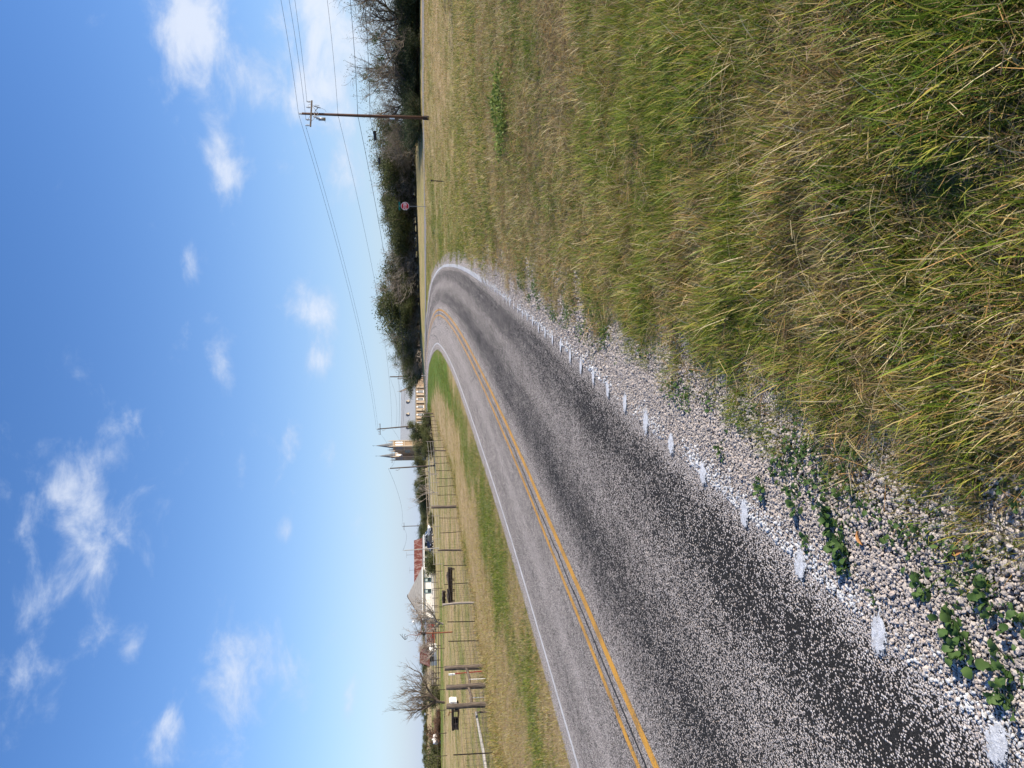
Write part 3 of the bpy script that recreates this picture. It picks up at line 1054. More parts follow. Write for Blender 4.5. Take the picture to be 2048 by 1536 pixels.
def house():
    D = 165.0
    c = at(871, 1186, D)
    hs_ = thing('farmhouse', (c[0], c[1], gz(c[0], c[1]) - .05), R(20), 'white farmhouse with grey hipped roof and rusty red metal rear roof', 'house')
    W2, Dp, ev, rg = 5.1, 9.0, 2.75, 6.0
    m = MB(); m.box((0, Dp / 2, ev / 2), (2 * W2, Dp, ev)); m.build('wall', M['siding'], hs_)
    e = .45
    m = MB()
    m.add([(-W2 - e, -e, ev), (W2 + e, -e, ev), (W2 + e, Dp + e, ev), (-W2 - e, Dp + e, ev), (-.3, 3.6, rg), (.3, Dp - 3.6, rg)], [(0, 1, 5, 4), (1, 2, 5), (2, 3, 4, 5), (3, 0, 4), (3, 2, 1, 0)])
    rf = m.build('roof', M['shingle'], hs_)
    m = MB(); m.tube([(-W2 - e, -e, ev + .05), (-.3, 3.6, rg + .04)], .09, 4); m.tube([(-.3, 3.6, rg + .04), (.3, Dp - 3.6, rg + .04)], .1, 4); m.build('ridge_cap', M['tpost'], rf)
    m = MB()
    m.box((0, -e - .03, ev - .02), (2 * W2 + 2 * e, .06, .24)); m.box((W2 + e + .03, Dp / 2, ev - .02), (.06, Dp + 2 * e, .24))
    m.build('fascia', M['white_paint'], hs_)
    for x in (.5, 2.9): window(hs_, x, 1.55, .85, 1.5, 0)
    window(hs_, -3.6, 1.5, .5, .5, 0, 'glass', 'white_paint')
    m = MB(); m.box((0, -.02, .15), (2 * W2 + .02, .06, .3)); m.build('foundation', M['grey_board'], hs_)
    # rear wing with rusty roof and a porch, reaching to the right
    x0, x1 = 4.6, 12.4
    m = MB(); m.box(((x0 + x1) / 2, 8.5, 1.3), (x1 - x0, 5.6, 2.6)); wg = m.build('rear_wing', M['siding'], hs_)
    m = MB()
    for sg in (-1, 1):
        vs = []
        for x in (x0 - 3.5, x1 + .4):
            vs += [(x, 8.5 + sg * 3.4, 2.5), (x, 8.5, 4.55), (x, 8.5 + sg * 3.4, 2.58), (x, 8.5, 4.63)]
        m.add(vs, [(0, 1, 5, 4), (2, 6, 7, 3), (0, 2, 3, 1), (4, 5, 7, 6), (0, 4, 6, 2), (1, 3, 7, 5)])
    m.build('metal_roof', M['rust_roof'], wg, rz=0)
    m = MB(); m.box((x0 + 4.4, 4.3, 2.5), (x1 - x0 + .6, 2.2, .1), rx=R(8)); pr = m.build('porch_roof', M['shingle'], wg)
    m = MB(); m.box((x0 + 4.4, 3.2, 2.32), (x1 - x0 + .7, .08, .2)); m.build('fascia', M['white_paint'], pr)
    for x in (5.9, 8.2, 10.4, 12.5):
        m = MB(); m.box((x, 3.4, 1.15), (.13, .13, 2.3)); m.build('porch_post', M['white_paint'], pr)
    for x in (6.6, 9.4, 11.4): window(wg, x, 1.45, .8, 1.3, 5.7, 'glass')
    m = MB(); m.box((8.0, 5.66, 1.05), (.9, .08, 2.05)); dr = m.build('door', M['teal_trim'], wg)
    m = MB(); m.ball((8.3, 5.58, 1.0), .05, 6, 4); m.build('handle', M['alu'], dr)
    for (x, y, h0, h1) in ((9.5, 8.5, 4.6, 6.4), (6.0, 8.5, 4.6, 5.7)):
        m = MB(); m.tube([(x, y, h0 - .3), (x, y, h1)], .04, 4); m.box((x, y, h1 - .05), (1.4, .04, .04))
        for k in (-.5, -.1, .3, .6): m.box((x + k, y, h1 - .05), (.03, .7, .03))
        m.build('antenna', M['galv'], rf)


house()


def shed():
    D = 150.0
    c = at(872, 1316, D)
    s_ = thing('shed', (c[0], c[1], gz(c[0], c[1])), R(-6), 'small white shed with large patchy rust-red metal roof', 'shed')
    m = MB()
    m.box((0, 1.6, .75), (3.2, 3.0, 1.5)); m.build('wall', M['white_paint'], s_)
    m = MB()
    for i_ in range(6):
        x = -1.6 + 3.2 * (i_ + .5) / 6
        for (ya, za, yb, zb) in ((-.35, 1.38, 1.6, 3.35), (1.6, 3.35, 3.5, 1.5)):
            vs = []
            for xx in (x - .262, x + .262):
                vs += [(xx, ya, za), (xx, yb, zb), (xx, ya, za + .07), (xx, yb, zb + .07)]
            b = MB(); b.add(vs, [(0, 1, 5, 4), (2, 6, 7, 3), (0, 2, 3, 1), (4, 5, 7, 6), (0, 4, 6, 2), (1, 3, 7, 5)])
            b.build('roof_panel', M['rust_roof'], s_)
    m = MB(); m.box((-.2, .05, .95), (1.0, .12, .8)); m.build('opening', M['car_dark'], s_)
    m = MB(); m.box((.9, .05, 1.0), (.5, .12, .7)); m.build('opening', M['car_dark'], s_)
    D = 185.0
    c = at(868, 1281, D)
    b_ = thing('barn', (c[0], c[1], gz(c[0], c[1])), R(8), 'low red metal barn behind the bare tree', 'barn')
    for i_ in range(13):
        x = -3.6 + .6 * i_
        m = MB(); m.box((x, .04, 1.0), (.5, .14, 2.0)); m.build('metal_panel', M['red_metal'], b_)
    m = MB(); m.box((0, 2.0, 1.0), (7.9, 3.8, 2.0)); m.build('wall', M['tpost'], b_)
    m = MB(); m.box((0, 1.9, 2.12), (8.4, 4.6, .1), rx=R(5)); m.build('roof', M['galv'], b_)


shed()

# ------------------------------------------------------------------ near fence along the verge
# (photo base x, photo y, top x, kind, distance)
FP = [(995, 1504, 909, 't', 23), (977, 1408, 893, 'w', 26), (973, 1371, 893, 'w', 27), (966.5, 1333, 889.7, 'w', 28.4), (959, 1281, 903, 't', 30.3), (951.6, 1243, 901, 't', 32.3),
      (949.6, 1207.5, 885, 'b', 33), (940.5, 1166, 893.6, 't', 36), (936, 1129.6, 892, 't', 37.7), (927, 1100, 877, 'm', 41.8), (924, 1064, 884, 't', 43.6), (919.5, 1035, 882, 't', 46),
      (916, 1013, 864, 'w', 48.5), (913.5, 990, 880, 't', 50), (912, 971.7, 878, 't', 51.5), (907.6, 956.5, 875, 't', 54), (904, 940.4, 874, 't', 57), (902, 926, 872, 't', 60),
      (896, 913, 867, 't', 65), (894, 901, 869.5, 'm', 68), (889, 894.7, 866, 't', 71), (888, 881, 866, 't', 75), (884, 872, 862, 't', 78), (882, 868, 860, 't', 81), (881, 861.7, 857, 't', 84),
      (879, 855, 858, 't', 87), (878, 849, 855, 't', 90), (876, 840.5, 853, 't', 93), (873, 833, 851, 'm', 97), (870, 827, 851, 'w', 100)]
pts = []
f0 = at(FP[0][0], FP[0][1], FP[0][4])
fence = thing('wire_fence', (f0[0], f0[1], gz(f0[0], f0[1])), 0, 'long net-wire livestock fence with steel and wooden posts beside the verge', 'fence')
F0 = np.array(fence.location)
random.seed(3)
for (bx, by, tx, kd, D) in FP:
    p = at(bx, by, D)
    p[2] = gz(p[0], p[1])
    h = (bx - tx) * D / FPX * 1.02
    h = min(max(h, 1.25), 2.3)
    b = p - F0
    lx, ly = random.uniform(-.04, .04), random.uniform(-.04, .04)
    m = MB()
    if kd == 't':
        m.box((b[0] + lx * .5, b[1], b[2] + h / 2 - .15), (.035, .012, h + .3), rx=lx, ry=ly)
        m.box((b[0] + lx * .5, b[1] + .018, b[2] + h / 2 - .15), (.01, .03, h + .3), rx=lx, ry=ly)
        m.build('steel_post', M['tpost'], fence)
        pts.append((p, h, .02))
    else:
        r = {'w': .095, 'm': .06, 'b': .05}[kd]
        n_ = 6
        cl_ = []
        for q in range(n_ + 1):
            a = q / n_
            bend = .05 * math.sin(a * 3) if kd == 'b' else 0
            cl_.append((b[0] + lx * a * 1.3 + bend + random.uniform(-.01, .01), b[1] + ly * a, b[2] - .3 + (h + .3) * a))
        m.tube(cl_, [r * (1.12 - .2 * q / n_) * random.uniform(.93, 1.07) for q in range(n_ + 1)], 9)
        m.build('wooden_post', M['bark_pale'] if kd == 'b' else M['post_wood'], fence, True)
        pts.append((p, h, r))
# brace rails and diagonal wires at the three big posts
for (a, b) in ((1, 2), (2, 3)):
    pa, pb = pts[a][0] - F0, pts[b][0] - F0
    m = MB(); m.tube([pa + (0, 0, .62), (pa + pb) / 2 + (0, 0, .6), pb + (0, 0, .68)], [.05, .045, .05], 7); m.build('brace_rail', M['post_wood'], fence, True)
    m = MB(); m.tube([pa + (0, -.06, .1), pb + (0, -.06, 1.05)], .005, 4); m.build('brace_wire', M['wire'], fence)
# red post with a white cap and thin white stakes by the brace
pb = at(969, 1343, 28); pb[2] = gz(pb[0], pb[1])
o = thing('marker_post', pb, 0, 'slim red steel marker post with white cap beside fence brace', 'post')
m = MB(); m.box((0, 0, .5), (.03, .025, 1.3), ry=R(-2)); m.build('shaft', M['red_paint'], o)
m = MB(); m.box((-.04, 0, 1.25), (.055, .05, .24), ry=R(-2)); m.build('cap', M['white_paint'], o)
for (px, py, lab) in ((952, 1358, 'short thin white stake between the two brace posts'), (951, 1395, 'short thin white stake at the thick end post')):
    p = at(px + 8, py, 27); p[2] = gz(p[0], p[1])
    o = thing('stake', p, 0, lab, 'stake')
    m = MB(); m.tube([(0, 0, -.2), (.005, 0, .62)], .011, 5); m.build('rod', M['white_paint'], o)
    m = MB(); m.tube([(.005, 0, .6), (.006, 0, .66)], .016, 5); m.build('tip', M['grey_board'], o)
# wires: nine strands from post to post
ext = pts[0][0] + (pts[0][0] - pts[1][0]) * 3.0
ext[2] = gz(ext[0], ext[1])
line_ = [ext - F0] + [p - F0 for p, h, r in pts]
for zz in (.08, .2, .32, .46, .6, .76, .92, 1.06, 1.22):
    m = MB()
    c_ = []
    for q in range(len(line_) - 1):
        a, b = np.array(line_[q]), np.array(line_[q + 1])
        c_ += [a + (0, 0, zz), (a + b) / 2 + (0, 0, zz - .012)]
    c_.append(np.array(line_[-1]) + (0, 0, zz))
    m.tube(c_, .005, 3, cap=False)
    m.build('wire_strand', M['wire'], fence)
m = MB()
for q in range(min(16, len(line_) - 1)):
    a, b = np.array(line_[q]), np.array(line_[q + 1])
    L = np.linalg.norm(b - a)
    for k in range(1, int(L / .3)):
        w = a + (b - a) * (k * .3 / L)
        m.tube([w + (0, 0, .06), w + (0, 0, 1.0)], .0036, 3, cap=False)
o = m.build('wire_stay', M['wire'], fence)
o['kind'] = 'stuff'

# fallen grey pole leaning along the fence
p0, p1 = at(966, 1424, 26.5), at(1003, 1600, 21)
p0[2] = gz(p0[0], p0[1]) + .45
p1[2] = gz(p1[0], p1[1]) + .42
o = thing('fallen_pole', (p0 + p1) / 2, 0, 'weathered grey pole lying slanted against the fence wires', 'pole')
mid = (p0 + p1) / 2
m = MB(); m.tube([p0 - mid, (p0 + p1) / 2 - mid + (0, 0, -.03), p1 - mid], [.045, .055, .065], 8); m.build('shaft', M['grey_board'], o, True)
for pe in (p0, p1):
    m = MB(); m.tube([pe - mid + (0, 0, -.6), pe - mid + (0, 0, .05)], .03, 6); m.build('prop', M['post_wood'], o)


# ------------------------------------------------------------------ farther fences
def plain_fence(name, A, B, n, h, rails, label, mat='post_wood', rmat='wire', rr=.012, pr=.045, cat='fence', group=None):
    A, B = np.array(A, float), np.array(B, float)
    f = thing(name, (A[0], A[1], gz(*A)), 0, label, cat, group)
    o0 = np.array(f.location)
    P = []
    for q in range(n):
        w = A + (B - A) * q / (n - 1) + rng.uniform(-.15, .15, 2)
        P.append(np.array([w[0], w[1], gz(*w)]) - o0)
        hh = h * random.uniform(.92, 1.08)
        m = MB(); m.tube([P[-1] + (0, 0, -.3), P[-1] + (random.uniform(-.05, .05), 0, hh)], [pr * random.uniform(.8, 1.2), pr * .85], 6)
        m.build('post', M[mat], f)
    for z in rails:
        m = MB(); m.tube([p + (0, 0, z) for p in P], rr, 4, cap=False); m.build('rail', M[rmat], f)
    return f


# second fence across the pasture, its rails pale against the dry grass
a, b = at(869, 884, 104), at(876, 1128, 92)
plain_fence('pasture_fence', a[:2], b[:2], 12, 1.2, (.35, .7, 1.05), 'second thin wire fence across the pasture in front of the churchyard oaks', 'bark_pale', 'grey_board', .018, .04)
a, b = at(881, 1140, 88), at(893, 1560, 76)
plain_fence('pasture_fence', a[:2], b[:2], 11, 1.2, (.5, 1.0), 'thin wire fence across the pasture in front of the shed', 'tpost', 'wire', .012, .035)
a, b = at(868, 1238, 112), at(868, 1372, 112)
plain_fence('corral_fence', a[:2], b[:2], 6, 1.35, (.35, .7, 1.05, 1.3), 'dark pipe corral fence with four rails in front of the red barn', 'dark_iron', 'pole_grey', .05, .06)
a, b = at(866, 1150, 128), at(867, 1226, 128)
plain_fence('yard_fence', a[:2], b[:2], 6, 1.1, (.4, .75, 1.05), 'weathered board yard fence in front of the white farmhouse', 'post_wood', 'grey_board', .05, .06)
a, b = at(856, 955, 190), at(862, 1080, 176)
plain_fence('pipe_fence', a[:2], b[:2], 9, 1.2, (.5, 1.05), 'pale rail fence along the far road by the parked vehicle', 'grey_board', 'stone_trim', .04, .05)


# ------------------------------------------------------------------ utility poles and lines
def big_pole():
    D = 63.0
    p = at(857, 236, D)
    g = gz(p[0], p[1])
    H_ = 10.35
    o = thing('utility_pole', (p[0], p[1], g), 0, 'tall brown wooden utility pole with a crossarm of insulators', 'utility pole')
    m = MB(); m.tube([(0, 0, -1), (0, 0, H_ * .5), (.02, 0, H_)], [.15, .125, .095], 12); m.build('pole', M['pole_wood'], o, True)
    m = MB(); m.tube([(0, 0, -.02), (0, 0, .5)], [.2, .178], 12, cap=False); m.build('ground_line_wrap', M['tpost'], o)
    # crossarm runs across the line, seen nearly end to side
    ca = R(62)
    dx, dy = math.cos(ca), math.sin(ca)
    m = MB(); m.box((0, -.14, H_ - .75), (2.6, .09, .12), rz=R(20)); arm = m.build('crossarm', M['pole_grey'], o)
    tops = []
    for k in (-1.18, -.62, .62, 1.18):
        x, y = k * math.cos(R(20)), k * math.sin(R(20)) - .14
        m = MB()
        m.tube([(x, y, H_ - .7), (x, y, H_ - .62)], .02, 6)
        for q in range(3): m.tube([(x, y, H_ - .62 + q * .07), (x, y, H_ - .58 + q * .07)], [.085, .055], 9)
        m.ball((x, y, H_ - .38), .05, 8, 5)
        m.build('insulator', M['porcelain'], o, True)
        tops.append((x, y, H_ - .36))
    m = MB()
    for q in range(3): m.tube([(0, 0, H_ + .02 + q * .08), (0, 0, H_ + .07 + q * .08)], [.09, .055], 9)
    m.build('insulator', M['porcelain'], o, True)
    tops.append((0, 0, H_ + .28))
    for k in (-.55, .5):
        m = MB()
        x, y = k * .95, k * .35 - .32
        m.tube([(x, y, H_ - 1.5), (x + .12, y - .06, H_ - .98)], [.05, .05], 7)
        m.tube([(x + .16, y - .1, H_ - 1.42), (x + .2, y - .1, H_ - 1.08)], .022, 6)
        m.build('fuse_cutout', M['porcelain'], o)
        m = MB(); m.tube([(x, y, H_ - 1.3), (x * .7, y + .08, H_ - 1.1), (0, -.1, H_ - 1.0)], .03, 5); m.build('bracket', M['galv'], o)
        m = MB(); m.tube([(x + .12, y - .06, H_ - .98), (x + .25, y - .2, H_ - .8), (x * 1.4, y, H_ - .5)], .012, 4); m.tube([(x, y, H_ - 1.5), (x - .15, y - .1, H_ - 1.85), (x - .3, y, H_ - 1.95)], .012, 4); m.build('jumper', M['cable'], o)
    m = MB(); m.tube([(-.45, -.2, H_ - 1.9), (-.45, -.2, H_ - 1.35)], .13, 10); m.tube([(-.45, -.2, H_ - 1.35), (-.45, -.2, H_ - 1.15)], [.05, .03], 8); m.build('surge_arrester', M['galv'], o, True)
    for s_ in (-1, 1):
        m = MB(); m.tube([(s_ * .75, s_ * .27 - .14, H_ - .78), (0, -.13, H_ - 1.35)], .018, 5); m.build('arm_brace', M['galv'], o)
    m = MB(); m.box((-.19, -.1, 3.05), (.04, .2, .42)); m.build('tag_plate', M['tag'], o)
    m = MB(); m.box((.15, -.06, 3.6), (.03, .1, .3)); m.build('tag_plate', M['alu'], o)
    m = MB(); m.tube([(-.1, -.14, 0), (-.1, -.13, H_ - 2)], .008, 4); m.build('ground_wire', M['cable'], o)
    base = np.array(o.location)
    return [base + np.array(t) for t in tops] + [base + np.array([0, -.15, H_ - 2.9]), base + np.array([0, -.18, H_ - 4.5]), base + np.array([0, -.18, H_ - 5.5])]


def small_pole(px_b, py, px_t, D, label, cross=True, lean=0.0, mat='pole_grey', r=.13, arm=2.4, extra=True, base_px=None):
    p = at(px_b, py, D)
    g = gz(p[0], p[1])
    top = at(px_t, py, D)
    H_ = top[2] - g
    o = thing('utility_pole', (p[0], p[1], g), 0, label, 'utility pole')
    m = MB(); m.tube([(0, 0, -.5), (lean * .5, 0, H_ * .5), (lean, 0, H_)], [r * 1.15, r, r * .8], 8); m.build('pole', M[mat], o)
    tops = []
    if cross:
        m = MB(); m.box((lean, -.1, H_ - .5), (arm, .1, .12)); m.build('crossarm', M[mat], o)
        for k in (-.46, -.2, .46):
            m = MB(); m.tube([(lean + k * arm, -.1, H_ - .45), (lean + k * arm, -.1, H_ - .2)], [.06, .04], 6); m.build('insulator', M['porcelain'], o)
            tops.append((lean + k * arm, -.1, H_ - .2))
    m = MB(); m.tube([(lean, 0, H_), (lean, 0, H_ + .25)], [.05, .03], 6); m.build('insulator', M['porcelain'], o)
    tops.append((lean, 0, H_ + .25))
    if extra:
        m = MB(); m.tube([(lean - .05, -.1, H_ - 1.5), (lean - .3, -.3, H_ - 1.2), (lean - .25, -.3, H_ - .9)], .04, 5); m.build('bracket', M['galv'], o)
    base = np.array(o.location)
    return [base + np.array(t) for t in tops] + [base + np.array([lean * .7, -.12, H_ * q]) for q in (.72, .58, .5)]


bp = big_pole()
pA = small_pole(868, 849, 755, 150, 'leaning dark utility pole with crossarm in front of the church roof', True, -.75, arm=2.2)
pC = small_pole(857, 913, 781, 240, 'utility pole with crossarm standing close to the left church tower', True, .0, arm=3.6)
pB = small_pole(871, 931, 780, 119, 'utility pole without crossarm standing in the pasture beside a round oak', False, -.3, r=.11)
pD = small_pole(850, 753, 780, 230, 'thick plain utility pole rising behind the dark cedars', False, 0, r=.2, extra=False)
pE = small_pole(850, 757, 795, 290, 'thin plain pole right behind the thick one at the cedars', False, 0, r=.16, extra=False)
pF = small_pole(860, 1051, 805, 250, 'distant utility pole with crossarm behind the white diamond sign', True, 0, arm=2.4, extra=False)
pG = small_pole(875, 1096, 809, 117, 'plain grey mast standing in front of the rusty farmhouse roof', False, -.2, r=.07, mat='grey_board', extra=False)


def wire(a, b, sag, label, r=.011, group=None, parts=(), ext=0):
    a, b = np.array(a), np.array(b)
    o = thing('power_line', a, 0, label, 'cable', group)
    c_ = []
    for q in range(21):
        w = q / 20
        c_.append((b - a) * w + np.array([0, 0, -4 * sag * w * (1 - w)]))
    m = MB(); m.tube(c_, r, 4); m.build('conductor', M['cable'], o)
    for (w, L, rr) in parts:
        p = (b - a) * w + np.array([0, 0, -4 * sag * w * (1 - w)])
        d = (b - a) / np.linalg.norm(b - a)
        m = MB(); m.tube([p - d * L / 2 - (0, 0, .06), p - d * L * .4 - (0, 0, .12), p + d * L * .4 - (0, 0, .12), p + d * L / 2 - (0, 0, .06)], [.03, rr, rr, .03], 8); m.build('splice_case', M['cable'], o)
    for w in (.004, .996):
        p = (b - a) * w
        m = MB(); m.ball(p, .03, 6, 4); m.build('clamp', M['galv'], o)
    return o


lab = ['outer top conductor', 'inner top conductor', 'second inner top conductor', 'far top conductor', 'highest conductor']
# from the big pole over the curve to the leaning pole, and on out of view to the right
wire(bp[4], pA[3], .9, 'highest power line from the tall brown pole to the leaning pole', .012)
wire(bp[0], pA[0], .9, 'power line from left arm end of tall brown pole to the leaning pole', .011)
wire(bp[5], pA[4], 1.1, 'neutral wire midway down the tall brown pole towards the leaning pole', .011)
wire(bp[6], pA[5], 1.2, 'plain telephone cable below the neutral wire towards the leaning pole', .017)
wire(bp[7], pA[6], 1.2, 'lowest telephone cable carrying two black splice cases', .017, parts=((.028, 1.25, .13), (.066, 1.0, .1)))
off = at(600, -420, 46)
vr = np.array([off[0] - bp[4][0], off[1] - bp[4][1], 0])
for q, (z, nm_, r) in enumerate(((.9, 'highest power line running right from the tall brown pole over the wood', .012), (.5, 'power line from right arm end of tall brown pole over the wood', .011),
                                (.75, 'power line from left arm of tall brown pole running right over the wood', .011), (.6, 'neutral wire running right from the tall brown pole over the wood', .011),
                                (.5, 'plain telephone cable running right from the tall brown pole past the trees', .017), (.4, 'lowest telephone cable running right from the tall brown pole to the treetops', .017))):
    s0 = [bp[4], bp[3], bp[1], bp[5], bp[6], bp[7]][q]
    wire(s0, s0 + vr + np.array([0, 0, z]), .35, nm_, r)
for q, (a, b, nm_) in enumerate(((pA[3], pC[3], 'thin power line from the leaning pole towards the left church tower'), (pA[4], pC[4], 'lower thin line from the leaning pole past the church towers'),
                                (pC[3], pB[0] + (0, 0, -.2), 'thin line between the tower-side pole and the pasture pole'), (pB[0], pF[3], 'thin line sagging from the pasture pole over the dark oaks'),
                                (pF[3], pG[0], 'thin service line from the distant pole to the grey mast'), (pD[0], pA[3] + (0, 0, -3.8), 'thin line from the thick plain pole to the leaning pole'),
                                (pE[0], pA[3] + (0, 0, -4.8), 'thin line from the thin plain pole to the leaning pole'))):
    wire(a, b, 1.0, nm_, .016)


# ------------------------------------------------------------------ signs
def letters(parent, text, size, mat, y, zc, x0=0.0):
    """block letters as thin meshes; strokes on a 3 x 5 grid"""
    GL = {'S': [((1, 1), (0, 1)), ((0, 1), (0, .5)), ((0, .5), (1, .5)), ((1, .5), (1, 0)), ((1, 0), (0, 0))], 'T': [((0, 1), (1, 1)), ((.5, 1), (.5, 0))],
          'O': [((0, 0), (0, 1)), ((0, 1), (1, 1)), ((1, 1), (1, 0)), ((1, 0), (0, 0))], 'P': [((0, 0), (0, 1)), ((0, 1), (1, 1)), ((1, 1), (1, .5)), ((1, .5), (0, .5))]}
    w, h = size * .5, size
    gap = size * .26
    x = x0 - (len(text) * w + (len(text) - 1) * gap) / 2
    st = size * .17
    for chx in text:
        m = MB()
        for (a, b) in GL[chx]:
            p, q = (x + a[0] * w, zc + (a[1] - .5) * h), (x + b[0] * w, zc + (b[1] - .5) * h)
            m.box(((p[0] + q[0]) / 2, y, (p[1] + q[1]) / 2), (abs(p[0] - q[0]) + st, .002, abs(p[1] - q[1]) + st))
        m.build('letter', M[mat], parent)
        x += w + gap


def ngon(r, n, rot=0.0, cz=0.0):
    return [(r * math.cos(rot + 2 * math.pi * q / n), cz + r * math.sin(rot + 2 * math.pi * q / n)) for q in range(n)]


def stop_sign():
    D = 75.0
    p = at(851, 413, D)
    g = gz(p[0], p[1])
    cz = at(810, 413, D)[2] - g
    o = thing('stop_sign', (p[0], p[1], g), R(-10), 'red octagonal STOP sign with a green street blade above it', 'sign')
    m = MB(); m.box((0, .03, cz / 2), (.05, .03, cz + 1.2)); m.build('post', M['galv'], o)
    m = MB(); m.prism(ngon(.41, 8, math.pi / 8, cz), -.006, .004); f = m.build('face', M['sign_white'], o)
    m = MB(); m.prism(ngon(.372, 8, math.pi / 8, cz), -.0095, -.0075); m.build('red_field', M['sign_red'], f)
    letters(f, 'STOP', .25, 'sign_white', -.0125, cz)
    m = MB(); m.box((0, .03, cz + .55), (.8, .006, .16)); m.build('street_blade', M['sign_green'], o)


stop_sign()
# marker post in the plain
p = at(872, 362, 50)
o = thing('marker_post', (p[0], p[1], gz(p[0], p[1])), 0, 'short dark square marker post in the dry plain near the STOP sign', 'post')
m = MB(); m.box((0, 0, .42), (.055, .055, .95), ry=R(2)); m.build('shaft', M['tpost'], o)
m = MB(); m.box((.02, 0, .86), (.1, .1, .1)); m.build('cap', M['dark_iron'], o)
# white diamond sign seen from behind
p = at(862, 1045, 225)
o = thing('diamond_sign', (p[0], p[1], gz(p[0], p[1])), R(10), 'white diamond road sign on a post before the dark oaks', 'sign')
cz = at(846, 1045, 225)[2] - gz(p[0], p[1])
m = MB(); m.prism(ngon(.62, 4, 0, cz), -.01, .01); m.build('plate', M['sign_white'], o)
m = MB(); m.box((0, .04, cz / 2), (.07, .05, cz + .8)); m.build('post', M['galv'], o)
# small reflector post on the curve
p = at(857, 751, 128)
o = thing('marker_post', (p[0], p[1], gz(p[0], p[1])), 0, 'thin pale reflector post on the grass inside the curve', 'post')
m = MB(); m.tube([(0, 0, -.2), (0, 0, .75)], .035, 5); m.build('shaft', M['grey_board'], o)
m = MB(); m.box((0, -.04, .68), (.12, .02, .16)); m.build('reflector', M['sign_white'], o)


# ------------------------------------------------------------------ farm things
def trough(px, py, D, L, h, label):
    p = at(px, py, D)
    o = thing('feed_trough', (p[0], p[1], gz(p[0], p[1])), R(4), label, 'trough')
    m = MB()
    n = 9
    for i_ in range(n):
        a0, a1 = math.pi * (1 + i_ / n), math.pi * (1 + (i_ + 1) / n)
        m.add([(x, math.cos(a) * .3, h - .05 + math.sin(a) * (h * .62)) for x in (-L / 2, L / 2) for a in (a0, a1)], [(0, 1, 3, 2)])
        m.add([(x, math.cos(a) * .27, h - .04 + math.sin(a) * (h * .57)) for x in (-L / 2, L / 2) for a in (a0, a1)], [(2, 3, 1, 0)])
    m.build('tub', M['dark_iron'], o)
    for sx in (-1, 1):
        m = MB(); m.prism([(math.cos(math.pi * (1 + q / 9)) * .3, h - .05 + math.sin(math.pi * (1 + q / 9)) * h * .62) for q in range(10)], sx * L / 2 - .015, sx * L / 2 + .015)
        v = [(a[1], a[0], a[2]) for a in m.v]; m.v = v
        m.build('end_plate', M['dark_iron'], o)
    for sy in (-.3, .3):
        m = MB(); m.tube([(-L / 2, sy, h - .04), (L / 2, sy, h - .04)], .028, 6); m.build('rim', M['dark_iron'], o)
    for x in np.linspace(-L / 2 + .1, L / 2 - .1, 4):
        for sy in (-.26, .26):
            m = MB(); m.tube([(x, sy, -.1), (x, sy * .9, h * .6)], .035, 5); m.build('leg', M['dark_iron'], o)
    for q in range(5):
        x = random.uniform(-L / 2 + .2, L / 2 - .2)
        m = MB(); m.tube([(x - .3, random.uniform(-.15, .15), h - .02), (x + .3, random.uniform(-.15, .15), h + random.uniform(0, .1))], .05, 5); m.build('log', M['bark'], o)
    return o


trough(908, 1170, 55, 2.5, .46, 'long black feed trough with logs standing near the fence')
trough(891, 1196, 77, 1.4, .36, 'short black feed trough farther out in the pasture')


def implement():
    p = at(914, 1428, 50)
    o = thing('farm_trailer', (p[0], p[1], gz(p[0], p[1])), R(-4), 'old black flat farm trailer with white front board in the pasture', 'trailer')
    m = MB(); m.box((0, 0, .42), (1.75, .7, .09)); m.box((0, -.36, .4), (1.85, .05, .15)); m.build('bed', M['dark_iron'], o)
    for x in (-.82, -.5, -.05, .4, .72):
        m = MB(); m.box((x, -.36, .2), (.09, .07, .42)); m.build('stanchion', M['dark_iron'], o)
    m = MB(); m.box((0, -.36, .05), (1.8, .06, .07)); m.build('skid', M['dark_iron'], o)
    m = MB(); m.prism([(.78, .1), (1.02, .14), (1.06, .5), (.98, .62), (.86, .58)], -.34, .3); m.build('front_board', M['tank'], o)
    m = MB(); m.box((-.72, 0, .26), (.3, .75, .4)); m.build('tool_box', M['dark_iron'], o)
    m = MB(); m.tube([(.2, -.1, .45), (.22, -.1, .62), (-.02, -.1, .66)], .035, 5); m.build('lever', M['rust'], o)
    for x in (-.6, .6):
        for y in (-.3, .35):
            m = MB(); m.tube([(x, y - .05, .16), (x, y + .05, .16)], .17, 14); w = m.build('wheel', M['rubber'], o)
            m = MB(); m.tube([(x, y - .06, .16), (x, y + .06, .16)], .07, 10); m.build('rim', M['rust'], w)


implement()


